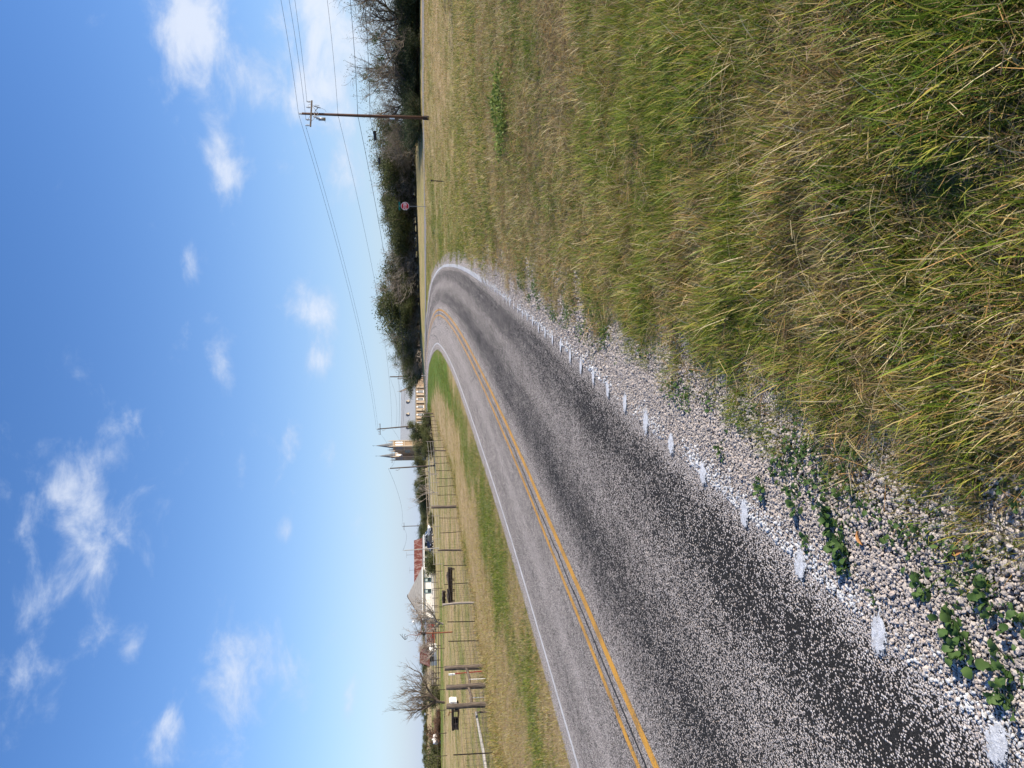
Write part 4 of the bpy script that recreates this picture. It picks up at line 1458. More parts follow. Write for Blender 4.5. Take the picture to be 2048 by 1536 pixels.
def ornament():
    D = 60.0
    p = at(904, 1264, D)
    o = thing('yard_ornament', (p[0], p[1], gz(p[0], p[1])), 0, 'rusty pole with curled iron rods on top in the pasture', 'ornament')
    m = MB(); m.tube([(0, 0, -.3), (-.02, 0, 1.2), (.0, 0, 2.25)], [.06, .055, .05], 8); m.build('pole', M['rust'], o)
    m = MB(); m.tube([(0, 0, 2.15), (0, 0, 2.5)], [.11, .06], 8)
    for q in range(6): m.tube([(0, 0, 2.3), (.22 * math.cos(q * 1.05), .1 * math.sin(q * 1.05), 2.3 + .22 * math.sin(q * 1.05))], [.05, .01], 4)
    m.build('star', M['dark_iron'], o)
    for k, (x1, x2) in enumerate(((-.25, -.62), (.0, .1), (.3, .85), (-.1, -.2))):
        m = MB()
        c_ = [(0, 0, 2.45)]
        for q in range(1, 8):
            a = q / 7
            c_.append((x1 * a + (x2 - x1) * a * a + .08 * math.sin(a * 7 + k), .1 * math.sin(a * 4 + k), 2.45 + (1.3 if k == 3 else .75) * a - (.2 * a * a if k != 3 else 0)))
        m.tube(c_, [.028 - .002 * q for q in range(8)], 5); m.build('iron_rod', M['rust'] if k % 2 else M['dark_iron'], o)
    for q in range(3):
        m = MB()
        m.tube([(-.2 + .2 * math.cos(a_ * .55), .12 * math.sin(a_ * .55 + q), 3.7 + q * .13 + (.12 + .04 * q) * math.sin(a_ * .55 + q * .8)) for a_ in range(11 - q)], .016, 5); m.build('iron_ring', M['dark_iron'], o)
    m = MB(); m.tube([(.05, 0, 2.5), (.7, .1, 2.4), (1.25, .2, 2.55)], [.025, .022, .012], 5); m.build('iron_rod', M['rust'], o)


ornament()


def pickup():
    D = 170.0
    p = at(866.5, 1074, D)
    o = thing('parked_pickup', (p[0], p[1], gz(p[0], p[1])), R(-12), 'white pickup truck parked beside the farmhouse porch', 'truck')
    m = MB()
    prof = [(-2.5, .45), (2.5, .45), (2.6, .8), (2.5, 1.08), (1.35, 1.2), (.7, 1.78), (-.75, 1.8), (-1.0, 1.2), (-2.55, 1.15), (-2.6, .7)]
    m.prism(prof, -.9, .9)
    m.build('body', M['car_white'], o)
    for sg in (-1, 1):
        m = MB(); m.prism([(1.15, 1.22), (.62, 1.7), (.05, 1.7), (.05, 1.22)], sg * .905 - .006, sg * .905 + .006); m.build('side_window', M['glass'], o)
        m = MB(); m.prism([(-.02, 1.22), (-.02, 1.7), (-.68, 1.7), (-.86, 1.22)], sg * .905 - .006, sg * .905 + .006); m.build('side_window', M['glass'], o)
        for x in (-1.6, 1.6):
            m = MB(); m.tube([(x, sg * .72, .38), (x, sg * .93, .38)], .38, 14); w = m.build('wheel', M['rubber'], o)
            m = MB(); m.tube([(x, sg * .74, .38), (x, sg * .945, .38)], .2, 12); m.build('rim', M['alu'], w)
        m = MB(); m.box((2.53, sg * .66, .88), (.12, .34, .2)); m.build('headlight', M['porcelain'], o)
    m = MB(); m.add([(1.36, -.78, 1.215), (1.36, .78, 1.215), (.74, .7, 1.74), (.74, -.7, 1.74)], [(0, 1, 2, 3)]); m.v = [(a + .02, b, c + .02) for a, b, c in m.v]; m.build('windscreen', M['glass'], o)
    m = MB(); m.box((2.58, 0, .58), (.12, 1.8, .2)); m.build('bumper', M['alu'], o)
    p = at(867.5, 1083, 158)
    o = thing('parked_car', (p[0], p[1], gz(p[0], p[1])), R(70), 'dark blue car parked in front of the white pickup', 'car')
    m = MB(); m.prism([(-2.1, .35), (2.1, .35), (2.15, .7), (1.3, .9), (.7, 1.4), (-.9, 1.42), (-1.6, .95), (-2.15, .85)], -.85, .85); m.build('body', M['car_dark'], o)
    for sg in (-1, 1):
        m = MB(); m.prism([(1.1, .93), (.62, 1.33), (-.8, 1.34), (-1.3, .95)], sg * .855 - .006, sg * .855 + .006); m.build('side_window', M['glass'], o)
        for x in (-1.3, 1.35):
            m = MB(); m.tube([(x, sg * .68, .32), (x, sg * .87, .32)], .32, 12); w = m.build('wheel', M['rubber'], o)
            m = MB(); m.tube([(x, sg * .7, .32), (x, sg * .885, .32)], .17, 10); m.build('rim', M['alu'], w)
        m = MB(); m.box((-2.1, sg * .6, .72), (.1, .36, .18)); m.build('tail_light', M['sign_white'], o)


pickup()
# propane tank and yard lights
p = at(880, 1478, 112)
o = thing('propane_tank', (p[0], p[1], gz(p[0], p[1])), R(60), 'white rounded propane tank between shrubs at the pasture edge', 'tank')
m = MB(); m.tube([(-.75, 0, .75), (-.6, 0, .75), (.6, 0, .75), (.75, 0, .75)], [.2, .42, .42, .2], 14); m.build('tank_body', M['tank'], o, True)
for x in (-.45, .45):
    m = MB(); m.box((x, 0, .2), (.12, .6, .5)); m.build('foot', M['grey_board'], o)
m = MB(); m.tube([(0, 0, 1.1), (0, 0, 1.32)], .12, 10); m.build('valve_cover', M['tank'], o)
for (px, py, D, lab) in ((850.5, 1428, 84, 'white round globe lamp hanging in the big bare tree'), (826.5, 1244, 87, 'white round globe lamp in the bare tree beside the farmhouse')):
    p = at(px, py, D)
    o = thing('globe_lamp', p, 0, lab, 'lamp')
    m = MB(); m.ball((0, 0, 0), .14, 12, 8); m.build('globe', M['sign_white'], o, True)
    m = MB(); m.tube([(0, 0, .12), (0, 0, .5)], .012, 4); m.build('hanger', M['cable'], o)

# ------------------------------------------------------------------ trees
def q_tube(pts, rad, n, V, F, base):
    k = len(pts)
    tg_ = np.gradient(pts, axis=0)
    tg_ /= np.linalg.norm(tg_, axis=1)[:, None] + 1e-9
    ref = np.array([.31, .17, .93]) if abs(tg_[0][2]) < .9 else np.array([.9, .3, .1])
    a = np.cross(tg_, ref)
    a /= np.linalg.norm(a, axis=1)[:, None] + 1e-9
    b = np.cross(tg_, a)
    w = np.arange(n) * 2 * math.pi / n
    ring = pts[:, None] + rad[:, None, None] * (np.cos(w)[None, :, None] * a[:, None] + np.sin(w)[None, :, None] * b[:, None])
    V.append(ring.reshape(-1, 3))
    i_ = np.arange(k - 1)[:, None] * n
    j_ = np.arange(n)[None]
    jn = (j_ + 1) % n
    F.append((np.stack([i_ + j_, i_ + jn, i_ + n + jn, i_ + n + j_], -1).reshape(-1, 4)) + base)
    return base + k * n


def gen_tree(seed, H=9.0, spread=.55, trunk=.3, r0=.16, kids=(6, 6, 5, 4), droop=.0, wander=.16, leaf=0, leaf_size=.14, leaf_at=3, twig_r=.008, up=.25, multi=1, clump=.35, mistle=0, curl=0.0, flat=1.0):
    """wood mesh arrays, twig mesh arrays, leaf quads; a tree of height about H"""
    g = np.random.default_rng(seed)
    Vw, Fw, Vt, Ft = [], [], [], []
    bw = bt = 0
    tips = []
    stack = []
    for m_ in range(multi):
        d = np.array([g.normal(0, .12 + .2 * (multi > 1)), g.normal(0, .12 + .2 * (multi > 1)), 1.0])
        stack.append((np.array([g.normal(0, .12), g.normal(0, .12), -.3]) * (1 if multi > 1 else np.array([0, 0, 1])), d / np.linalg.norm(d), H * trunk + .3, r0, 0))
    while stack:
        p, d, L, r, lv = stack.pop()
        ns = 5 if lv < 3 else (3 if lv == 3 else 2)
        pts = [p]
        dd = d.copy()
        for q in range(ns):
            dd = dd + g.normal(0, wander * (1 + curl * lv), 3) + np.array([0, 0, up * .18 - droop * .18 * lv])
            dd /= np.linalg.norm(dd)
            pts.append(pts[-1] + dd * L / ns)
        pts = np.array(pts)
        end = .62 if lv < 2 else .35
        rad_ = r * np.linspace(1, end, ns + 1)
        if lv <= 1: bw = q_tube(pts, rad_, 8 if lv == 0 else 5, Vw, Fw, bw)
        else: bt = q_tube(pts, np.maximum(rad_, twig_r * .6), 3, Vt, Ft, bt)
        if lv >= leaf_at: tips.append(pts[1:])
        if lv < len(kids):
            n_ = max(1, int(round(kids[lv] * g.uniform(.75, 1.25))))
            for c in range(n_):
                a = g.uniform(.35, 1.0) if lv else g.uniform(.55, 1.0)
                if c == 0: a = 1.0
                k_ = min(int(a * ns), ns - 1)
                pp = pts[k_] + (pts[k_ + 1] - pts[k_]) * (a * ns - k_)
                az_ = g.uniform(0, 6.283)
                side_ = np.array([math.cos(az_), math.sin(az_), g.normal(.05, .25)])
                w = spread * g.uniform(.7, 1.35) * (.55 if c == 0 else 1)
                nd = dd * (1 - w * .55) + side_ * w * np.array([flat, flat, 1])
                nd[2] += up * .35
                nd /= np.linalg.norm(nd)
                f = (.62, .56, .5, .5)[min(lv, 3)] if lv else 1.0
                LL = (H * (1 - trunk) * .62 if lv == 0 else L * f) * g.uniform(.7, 1.15)
                stack.append((pp, nd, LL, max(r * (.6 if lv == 0 else .5) * g.uniform(.7, 1.1), twig_r), lv + 1))
    wood = (np.concatenate(Vw), np.concatenate(Fw))
    tw = (np.concatenate(Vt), np.concatenate(Ft)) if Vt else None
    lf = None
    if leaf:
        tp = np.concatenate(tips)
        idx = g.integers(0, len(tp), leaf)
        c = tp[idx] + g.normal(0, clump, (leaf, 3)) * np.array([1, 1, .75])
        lf = leaf_quads(c, leaf_size, g)
    ml = None
    if mistle:
        tp = np.concatenate(tips)
        cs = []
        hi = tp[tp[:, 2] > np.quantile(tp[:, 2], .6)]
        for q in range(mistle):
            c0 = hi[g.integers(0, len(hi))]
            cs.append(c0 + g.normal(0, .22, (90, 3)))
        ml = leaf_quads(np.concatenate(cs), .13, g)
    return wood, tw, lf, ml


def leaf_quads(c, size, g):
    n = len(c)
    a = g.normal(0, 1, (n, 3)); a /= np.linalg.norm(a, axis=1)[:, None]
    b = np.cross(a, g.normal(0, 1, (n, 3))); b /= np.linalg.norm(b, axis=1)[:, None]
    s_ = size * g.uniform(.5, 1.25, (n, 1))
    a, b = a * s_, b * s_ * .55
    V = np.stack([c - a, c + b * .9 - a * .1, c + a, c - b * .9 - a * .1], 1).reshape(-1, 3)
    return V, np.arange(4 * n).reshape(-1, 4)


PROTO = {}


def proto(name, bark, twm, lfm, **kw):
    wood, tw, lf, ml = gen_tree(**kw)
    d = {'trunk': np_mesh('trunk', wood[0], wood[1], M[bark], True)}
    # the crown: twigs and leaves in one mesh with two materials
    V, F, mi = [], [], []
    b = 0
    mats = []
    for arr, mt in ((tw, twm), (lf, lfm), (ml, 'mistletoe')):
        if arr is None: continue
        V.append(arr[0]); F.append(arr[1] + b); mi.append(np.full(len(arr[1]), len(mats), np.int32)); mats.append(M[mt]); b += len(arr[0])
    if V:
        me = np_mesh('crown', np.concatenate(V), np.concatenate(F), mats)
        me.polygons.foreach_set('material_index', np.concatenate(mi))
        d['crown'] = me
    d['h'] = float(max(np.concatenate(V)[:, 2].max() if V else 0, wood[0][:, 2].max()))
    PROTO[name] = d


def tree(pr, x, y, h, label, cat='tree', group=None, rz=None, name=None, wide=1.0, sink=.0):
    d = PROTO[pr]
    o = thing(name or 'tree', (x, y, gz(x, y) - sink), random.uniform(0, 6.28) if rz is None else rz, label, cat, group)
    s_ = h / d['h']
    o.scale = (s_ * wide, s_ * wide, s_)
    link('trunk', d['trunk'], o)
    if 'crown' in d: link('crown', d['crown'], o)
    return o


for k in range(3):
    proto('bare%d' % k, 'bark', 'twig', 'vine_leaf', seed=11 + k, H=10, spread=.62, trunk=.22, r0=.2, kids=(7, 7, 6, 4), wander=.2, leaf=900, leaf_size=.09, clump=.35, mistle=1 + k, curl=.12, twig_r=.012)
for k in range(3):
    proto('brush%d' % k, 'bark_pale', 'twig_pale', 'vine_leaf', seed=31 + k, H=8, spread=.75, trunk=.14, r0=.13, kids=(8, 7, 6, 4), wander=.22, leaf=1500, leaf_size=.10, clump=.4, multi=2, curl=.15, mistle=(0, 4, 2)[k], twig_r=.014)
for k in range(3):
    proto('oak%d' % k, 'bark', 'twig', 'oak_leaf', seed=51 + k, H=7, spread=.85, trunk=.24, r0=.22, kids=(7, 6, 5, 3), wander=.18, leaf=19000, leaf_size=.10, clump=.38, leaf_at=2)
for k in range(3):
    proto('cedar%d' % k, 'bark', 'twig', 'cedar_leaf', seed=71 + k, H=5, spread=.9, trunk=.08, r0=.1, kids=(12, 7, 5), wander=.12, leaf=13000, leaf_size=.11, clump=.34, leaf_at=2, multi=2)
proto('big_bare', 'bark', 'twig', None, seed=93, H=7.2, spread=.7, trunk=.2, r0=.19, kids=(9, 7, 6, 4), wander=.15, up=.35, twig_r=.009)
proto('yard_bare', 'bark_pale', 'twig_pale', None, seed=97, H=5, spread=.8, trunk=.2, r0=.15, kids=(8, 8, 7, 5), wander=.16, up=.3, twig_r=.009)
proto('young_bare', 'bark_pale', 'twig_pale', None, seed=98, H=5, spread=.6, trunk=.2, r0=.1, kids=(6, 5, 4), wander=.16, up=.3, twig_r=.012)
for k in range(2):
    proto('shrub%d' % k, 'bark', 'twig', 'vine_leaf' if k else 'oak_leaf', seed=111 + k, H=2.2, spread=1.0, trunk=.06, r0=.05, kids=(9, 6, 5), wander=.2, leaf=5000, leaf_size=.09, clump=.2, leaf_at=1, multi=3)
proto('red_shrub', 'bark', 'twig', 'brown_leaf', seed=131, H=2, spread=1.0, trunk=.06, r0=.05, kids=(9, 6, 5), wander=.2, leaf=3600, leaf_size=.08, clump=.2, leaf_at=1, multi=3)

random.seed(5)
# wood on the right behind the side road: (photo y of the trunk, distance, top pixel x)
G1 = 'dark wood on the right behind the side road'
L1 = {'brush': 'pale leafless brush tree at the end of the dark wood', 'bare': 'leafless dark tree with twisted limbs in the wood behind the utility pole', 'cedar': 'dense dark evergreen shrub under the leafless trees behind the utility pole',
      'oak': 'dark live oak among the leafless trees behind the utility pole'}
for (py, D, tx, pr) in ((-330, 112, 670, 'bare0'), (-240, 108, 680, 'bare1'), (-150, 112, 668, 'bare2'), (-70, 108, 684, 'bare2'), (-15, 111, 676, 'bare0'), (45, 114, 680, 'bare1'), (105, 110, 700, 'bare2'), (128, 118, 690, 'bare0'),
                        (165, 112, 722, 'bare0'), (200, 116, 725, 'bare1'), (228, 120, 745, 'bare2'), (250, 122, 752, 'bare0'), (268, 126, 760, 'bare1'), (284, 130, 752, 'bare2'), (296, 134, 752, 'brush0')):
    p = at(848, py, D)
    g = gz(p[0], p[1])
    tree(pr, p[0], p[1], (at(tx, py, D)[2] - g) * 1.1, L1[pr[:-1]], 'tree', G1 + (' - ' + pr[:-1]), name='tree')
for q in range(34):
    py = -330 + q * 18.5
    D = 108 + (q * 7 % 16)
    p = at(848, py, D)
    h = random.uniform(3.2, 5.6) if py < 200 else random.uniform(2.4, 4.2)
    tree('cedar%d' % (q % 3), p[0] + random.uniform(-.8, .8), p[1], h, L1['cedar'], 'shrub', G1 + ' - cedar', name='evergreen_shrub', wide=1.35)
# sunlit wood behind the pale field: (photo y, distance, top x, kind)
L2 = {'brush': 'grey-brown leafless tree with ivy in the sunlit wood behind the pale field', 'oak': 'round olive-green oak in the sunlit wood behind the pale field',
      'cedar': 'dark green cedar in the sunlit wood behind the pale field', 'bare': 'tall leafless tree rising from the sunlit wood behind the pale field'}
for (py, D, tx, pr) in ((306, 140, 742, 'oak0'), (322, 146, 748, 'brush0'), (340, 141, 748, 'brush1'), (358, 143, 750, 'brush1'), (376, 140, 768, 'brush2'), (394, 143, 762, 'oak1'), (412, 141, 775, 'brush0'), (430, 144, 778, 'brush1'),
                        (448, 142, 764, 'oak2'), (466, 141, 764, 'oak0'), (484, 146, 775, 'bare1'), (500, 143, 778, 'brush2'), (518, 145, 770, 'brush0'), (534, 144, 768, 'brush1'), (550, 146, 760, 'brush2'), (566, 147, 758, 'brush0'),
                        (584, 147, 752, 'brush1'), (600, 149, 752, 'oak1'), (614, 150, 762, 'brush2'), (630, 152, 780, 'brush0'), (646, 154, 768, 'bare2'), (662, 157, 785, 'brush1'), (676, 160, 778, 'oak2'), (690, 166, 764, 'bare0'),
                        (704, 172, 785, 'brush2')):
    p = at(842, py, D)
    g = gz(p[0], p[1])
    k = pr[:-1]
    tree(pr, p[0], p[1], (at(tx, py, D)[2] - g) * 1.14, L2[k], 'tree', 'sunlit wood behind the pale field - ' + k, name='tree', wide=1.12)
for q in range(26):
    py = 300 + q * 16.5
    D = 143 + (q * 5 % 9) + max(0, (py - 600) * .12)
    p = at(842, py, D)
    tree(('brush%d' if q % 3 else 'oak%d') % (q % 3), p[0], p[1], random.uniform(3.6, 6.0), L2['brush'] if q % 3 else L2['oak'], 'tree', 'sunlit wood behind the pale field - ' + ('brush' if q % 3 else 'oak'), name='tree', wide=1.3)
# dark cedars where the road disappears
for (py, D, tx, pr) in ((700, 178, 800, 'cedar0'), (712, 182, 788, 'cedar1'), (724, 186, 796, 'cedar2'), (735, 190, 806, 'cedar0'), (745, 192, 818, 'cedar1'), (718, 176, 815, 'cedar2'), (732, 178, 822, 'cedar1')):
    p = at(848, py, D)
    g = gz(p[0], p[1])
    tree(pr, p[0], p[1], at(tx, py, D)[2] - g, 'black-green cedar at the end of the wood where the road disappears', 'tree', 'cedars at the end of the wood', name='cedar_tree', wide=1.3)
# wood going on behind, closing the horizon to the right
far_label = 'far tree of the wooded skyline beyond the curve'
for q in range(30):
    py = 728 - q * 32
    D = 215 + (q * 37 % 40)
    p = at(842, py, D)
    tree('oak%d' % (q % 3), p[0], p[1], random.uniform(5, 7.5), far_label, 'tree', 'far wooded skyline', name='tree', wide=1.5)
# behind the churchyard: low bare tree right of the church
p = at(850, 762, 300)
tree('young_bare', p[0], p[1], 6.5, 'pale leafless tree beside the church chancel', 'tree', name='tree', wide=1.3)
# oaks around the church and the village
for (py, D, tx, bx, pr, w, lab) in ((866, 118, 810, 872, 'oak1', .95, 'round dark oak in front of the church, right of its towers'), (882, 116, 836, 873, 'oak0', 1.3, 'low dark bush under the oak before the church towers'),
                                    (846, 120, 838, 872, 'shrub0', 1.2, 'small olive shrub at the foot of the leaning pole'), (893, 117, 846, 874, 'shrub0', 1.2, 'small dark shrub right of the church towers'),
                                    (935, 230, 820, 858, 'oak2', 1.15, 'round olive oak beside the church towers'), (951, 226, 832, 858, 'oak0', 1.0, 'small green oak behind the pale bare tree'),
                                    (972, 214, 824, 859, 'oak1', 1.1, 'bright green oak behind the forked bare tree'), (993, 216, 822, 860, 'cedar0', 1.2, 'tall dark cedar left of the bright green oak'),
                                    (1012, 222, 834, 860, 'cedar1', 1.4, 'dark cedar in the middle of the village tree row'), (1030, 224, 836, 860, 'oak0', 1.2, 'dark oak to the right of the diamond sign'),
                                    (1056, 240, 836, 862, 'oak2', 1.3, 'dark oak behind the diamond sign'), (1074, 235, 828, 863, 'cedar2', 1.3, 'dark cedar right above the parked pickup'), (1090, 230, 836, 863, 'oak1', 1.3, 'dark oak behind the rusty farmhouse roof'),
                                    (1040, 150, 853, 866, 'shrub1', 1.6, 'grey-brown brush pile at the pasture edge'), (1122, 150, 850, 871, 'shrub0', 1.3, 'dark green shrub against the farmhouse wall'),
                                    (1136, 149, 845, 872, 'shrub0', 1.1, 'taller green shrub under the farmhouse eaves')):
    p = at(bx, py, D)
    g = gz(p[0], p[1])
    tree(pr, p[0], p[1], at(tx, py, D)[2] - g, lab, 'shrub' if 'shrub' in lab or 'bush' in lab or 'brush' in lab else 'tree', name='shrub' if ('shrub' in lab or 'bush' in lab or 'brush' in lab) else 'tree', wide=w)
# leafless trees of the pasture
for (bx, py, D, tx, pr, w, lab) in ((876, 985, 106, 812, 'young_bare', .9, 'pale forked leafless tree in the pasture before the bright oak'), (874, 949, 112, 822, 'young_bare', .7, 'slim pale leafless tree close to the pasture pole'),
                                    (893, 1404, 84, 764, 'big_bare', 1.0, 'big spreading leafless tree behind the thick end post'), (889, 1250, 88, 803, 'yard_bare', .9, 'bushy leafless tree beside the white farmhouse'),
                                    (874, 1300, 125, 825, 'yard_bare', 1.2, 'grey leafless tree behind the red barn and shed')):
    p = at(bx, py, D)
    g = gz(p[0], p[1])
    tree(pr, p[0], p[1], at(tx, py, D)[2] - g, lab, 'tree', name='tree', wide=w, rz=py * .013)
# hedge and bushes at the left end
for (bx, py, D, tx, pr, w, lab) in ((880, 1355, 118, 842, 'yard_bare', 1.3, 'grey leafless thicket between the shed and the big bare tree'), (881, 1395, 116, 846, 'shrub1', 1.2, 'olive bush behind the big bare tree'),
                                    (883, 1438, 112, 866, 'red_shrub', 1.5, 'low red-brown shrub behind the farm trailer'), (883, 1458, 112, 860, 'red_shrub', 1.3, 'red-brown shrub right of the propane tank'),
                                    (884, 1490, 116, 846, 'red_shrub', 1.2, 'purple-brown bush left of the propane tank'), (884, 1512, 114, 848, 'shrub0', 1.3, 'dark green bush at the end of the pasture hedge'),
                                    (884, 1536, 112, 846, 'shrub1', 1.2, 'bright green bush at the end of the pasture hedge'), (885, 1575, 112, 840, 'shrub0', 1.3, 'tall green bush beyond the end of the hedge'),
                                    (885, 1620, 114, 838, 'oak0', 1.1, 'oak beyond the end of the pasture hedge')):
    p = at(bx, py, D)
    g = gz(p[0], p[1])
    tree(pr, p[0], p[1], at(tx, py, D)[2] - g, lab, 'tree' if 'thicket' in lab or lab.startswith('oak') else 'shrub', name='tree' if 'thicket' in lab or lab.startswith('oak') else 'shrub', wide=w)
# trees closing the village skyline behind the houses
for q in range(26):
    py = 790 + q * 32
    D = 330 + (q * 53 % 90) + (180 if py < 930 else 0)
    p = at(852, py, D)
    tree('oak%d' % (q % 3), p[0], p[1], random.uniform(3.6, 5.2), 'low far tree on the village skyline behind the farmhouse', 'tree', 'far village skyline', name='tree', wide=1.8)
# two trees standing right of the view throw the long shade across the plain
for (x, y, h) in ((31, 40.5, 9.5), (36, 38.0, 9.0)):
    tree('bare1', x, y, h, 'leafless tree standing on the plain right of the utility pole', 'tree', 'trees on the plain', name='tree')

# ------------------------------------------------------------------ scattered small things
def scatter(name, P, rot, scl, idx, meshes, label, cat):
    """one object whose points carry instances of small meshes (grass, gravel: nobody could count it)"""
    src = bpy.data.collections.new(name + '_source')
    for q, me in enumerate(meshes):
        o = bpy.data.objects.new('%s_%02d' % (name, q), me)
        src.objects.link(o)
    me = bpy.data.meshes.new(name)
    me.vertices.add(len(P))
    me.vertices.foreach_set('co', np.asarray(P, np.float32).ravel())
    a = me.attributes.new('rot', 'FLOAT_VECTOR', 'POINT'); a.data.foreach_set('vector', np.asarray(rot, np.float32).ravel())
    a = me.attributes.new('scl', 'FLOAT_VECTOR', 'POINT'); a.data.foreach_set('vector', np.asarray(scl, np.float32).ravel())
    a = me.attributes.new('idx', 'INT', 'POINT'); a.data.foreach_set('value', np.asarray(idx, np.int32))
    for m_ in {m for s_ in meshes for m in s_.materials}: me.materials.append(m_)
    ob = link(name, me)
    ng = bpy.data.node_groups.new(name, 'GeometryNodeTree')
    ng.interface.new_socket('Geometry', in_out='INPUT', socket_type='NodeSocketGeometry')
    ng.interface.new_socket('Geometry', in_out='OUTPUT', socket_type='NodeSocketGeometry')
    N = ng.nodes
    gi, go = N.new('NodeGroupInput'), N.new('NodeGroupOutput')
    ip = N.new('GeometryNodeInstanceOnPoints')
    ci = N.new('GeometryNodeCollectionInfo')
    ci.inputs['Collection'].default_value = src
    ci.inputs['Separate Children'].default_value = True
    ci.inputs['Reset Children'].default_value = True

    def named(n_, ty):
        x = N.new('GeometryNodeInputNamedAttribute')
        x.data_type = ty
        x.inputs['Name'].default_value = n_
        return x.outputs['Attribute']
    e2r = N.new('FunctionNodeEulerToRotation')
    ng.links.new(named('rot', 'FLOAT_VECTOR'), e2r.inputs[0])
    ng.links.new(gi.outputs[0], ip.inputs['Points'])
    ng.links.new(ci.outputs[0], ip.inputs['Instance'])
    ip.inputs['Pick Instance'].default_value = True
    ng.links.new(named('idx', 'INT'), ip.inputs['Instance Index'])
    ng.links.new(e2r.outputs[0], ip.inputs['Rotation'])
    ng.links.new(named('scl', 'FLOAT_VECTOR'), ip.inputs['Scale'])
    ng.links.new(ip.outputs[0], go.inputs[0])
    md = ob.modifiers.new('scatter', 'NODES')
    md.node_group = ng
    return tag(ob, label, cat, kind='stuff')


# ------------------------------------------------------------------ grass
PAL = np.array([(.09, .17, .014), (.18, .265, .022), (.37, .36, .05), (.52, .40, .165), (.68, .57, .33), (.52, .30, .10), (.26, .18, .11)])
PROB = {'g': (.34, .34, .18, .07, .03, .02, .02), 'm': (.16, .22, .24, .18, .08, .08, .04), 'd': (.04, .07, .15, .34, .18, .12, .10), 's': (.0, .03, .09, .40, .28, .06, .14)}


def tuft(kind, nb, Lr, wid, spread, lean, seed, seg=3, flop=.5):
    g = np.random.default_rng(seed)
    L = g.uniform(*Lr, nb) * np.where(g.random(nb) < .12, 1.35, 1)
    az_ = g.uniform(0, 2 * math.pi, nb)
    b0 = np.c_[g.normal(0, spread, nb), g.normal(0, spread, nb), np.full(nb, -.015)]
    th0 = np.abs(g.normal(lean, .34, nb))
    bend = g.uniform(.2, 1.3, nb) * flop * 2
    out = np.c_[np.cos(az_), np.sin(az_), 0 * az_]
    sidev = np.c_[-np.sin(az_), np.cos(az_), 0 * az_]
    tw = g.normal(0, .5, nb)
    w0 = wid * g.uniform(.6, 1.4, nb)
    ci = g.choice(len(PAL), nb, p=np.array(PROB[kind]) / sum(PROB[kind]))
    base = PAL[ci] * g.uniform(.75, 1.25, (nb, 1))
    w0 = np.where(ci >= 3, w0 * .75, w0)
    rows, cols = [], []
    p = b0.copy()
    for q in range(seg + 1):
        a = q / seg
        th = th0 + bend * a ** 1.3
        d = out * np.sin(th)[:, None] + np.array([0, 0, 1]) * np.cos(th)[:, None] + sidev * (tw * .25 * a)[:, None]
        if q: p = p + d * (L / seg)[:, None]
        wv = (w0 * (1 - a ** 1.7) + .0004)[:, None]
        sv = sidev * np.cos(tw)[:, None] + out * np.sin(tw)[:, None] * .6
        rows.append(np.stack([p - sv * wv / 2, p + sv * wv / 2], 1))
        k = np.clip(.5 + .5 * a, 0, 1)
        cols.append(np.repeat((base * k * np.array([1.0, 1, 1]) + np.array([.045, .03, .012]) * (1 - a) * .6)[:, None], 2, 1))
    V = np.stack(rows, 1).reshape(-1, 3)
    C_ = np.stack(cols, 1).reshape(-1, 3)
    st_ = np.arange(nb)[:, None, None] * (2 * (seg + 1))
    q = np.arange(seg)[None, :, None] * 2
    F = (st_ + q + np.array([0, 1, 3, 2])[None, None]).reshape(-1, 4)
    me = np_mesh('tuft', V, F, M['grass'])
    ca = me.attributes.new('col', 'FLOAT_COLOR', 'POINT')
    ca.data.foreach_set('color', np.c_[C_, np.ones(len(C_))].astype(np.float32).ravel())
    return me


def grass_field(name, label, x, y, types, scale, meshes_by, seed, lean_dir=(-.5, -.25), tilt=.3):
    g = np.random.default_rng(seed)
    meshes, lo = [], {}
    for k, ms in meshes_by.items():
        lo[k] = (len(meshes), len(ms)); meshes += ms
    keys = list(meshes_by)
    idx = np.zeros(len(x), int)
    for q, k in enumerate(keys):
        m = types == q
        idx[m] = lo[k][0] + g.integers(0, lo[k][1], m.sum())
    z = surf(x, y)
    n = len(x)
    rot = np.c_[g.normal(0, .12, n) - lean_dir[1] * tilt, g.normal(0, .12, n) + lean_dir[0] * tilt, np.zeros(n)]
    # turn first around z is folded into the mesh variants; a free turn keeps the lean of the field
    rot[:, 2] = g.uniform(0, 6.283, n)
    rx = lean_dir[0] * tilt + g.normal(0, .14, n)
    ry = lean_dir[1] * tilt + g.normal(0, .14, n)
    # Euler XYZ: z-turn is applied last, so express the lean in the turned frame
    c, s_ = np.cos(rot[:, 2]), np.sin(rot[:, 2])
    lx, ly = rx * c + ry * s_, -rx * s_ + ry * c
    rot[:, 0], rot[:, 1] = -ly, lx
    sc = scale * g.uniform(.75, 1.3, n)
    return scatter(name, np.c_[x, y, z], rot, np.c_[sc, sc, sc * g.uniform(.8, 1.15, n)], idx, meshes, label, 'grass')


def sector(g, r0, r1, dens, a0=-40, a1=40):
    n = int(.5 * R(a1 - a0) * (r1 * r1 - r0 * r0) * dens)
    r = np.sqrt(g.uniform(r0 * r0, r1 * r1, n)) * np.exp(np.clip(g.normal(0, .13, n), -.35, .35))
    a = R(1) * g.uniform(a0, a1, n)
    return np.sin(a) * r, np.cos(a) * r


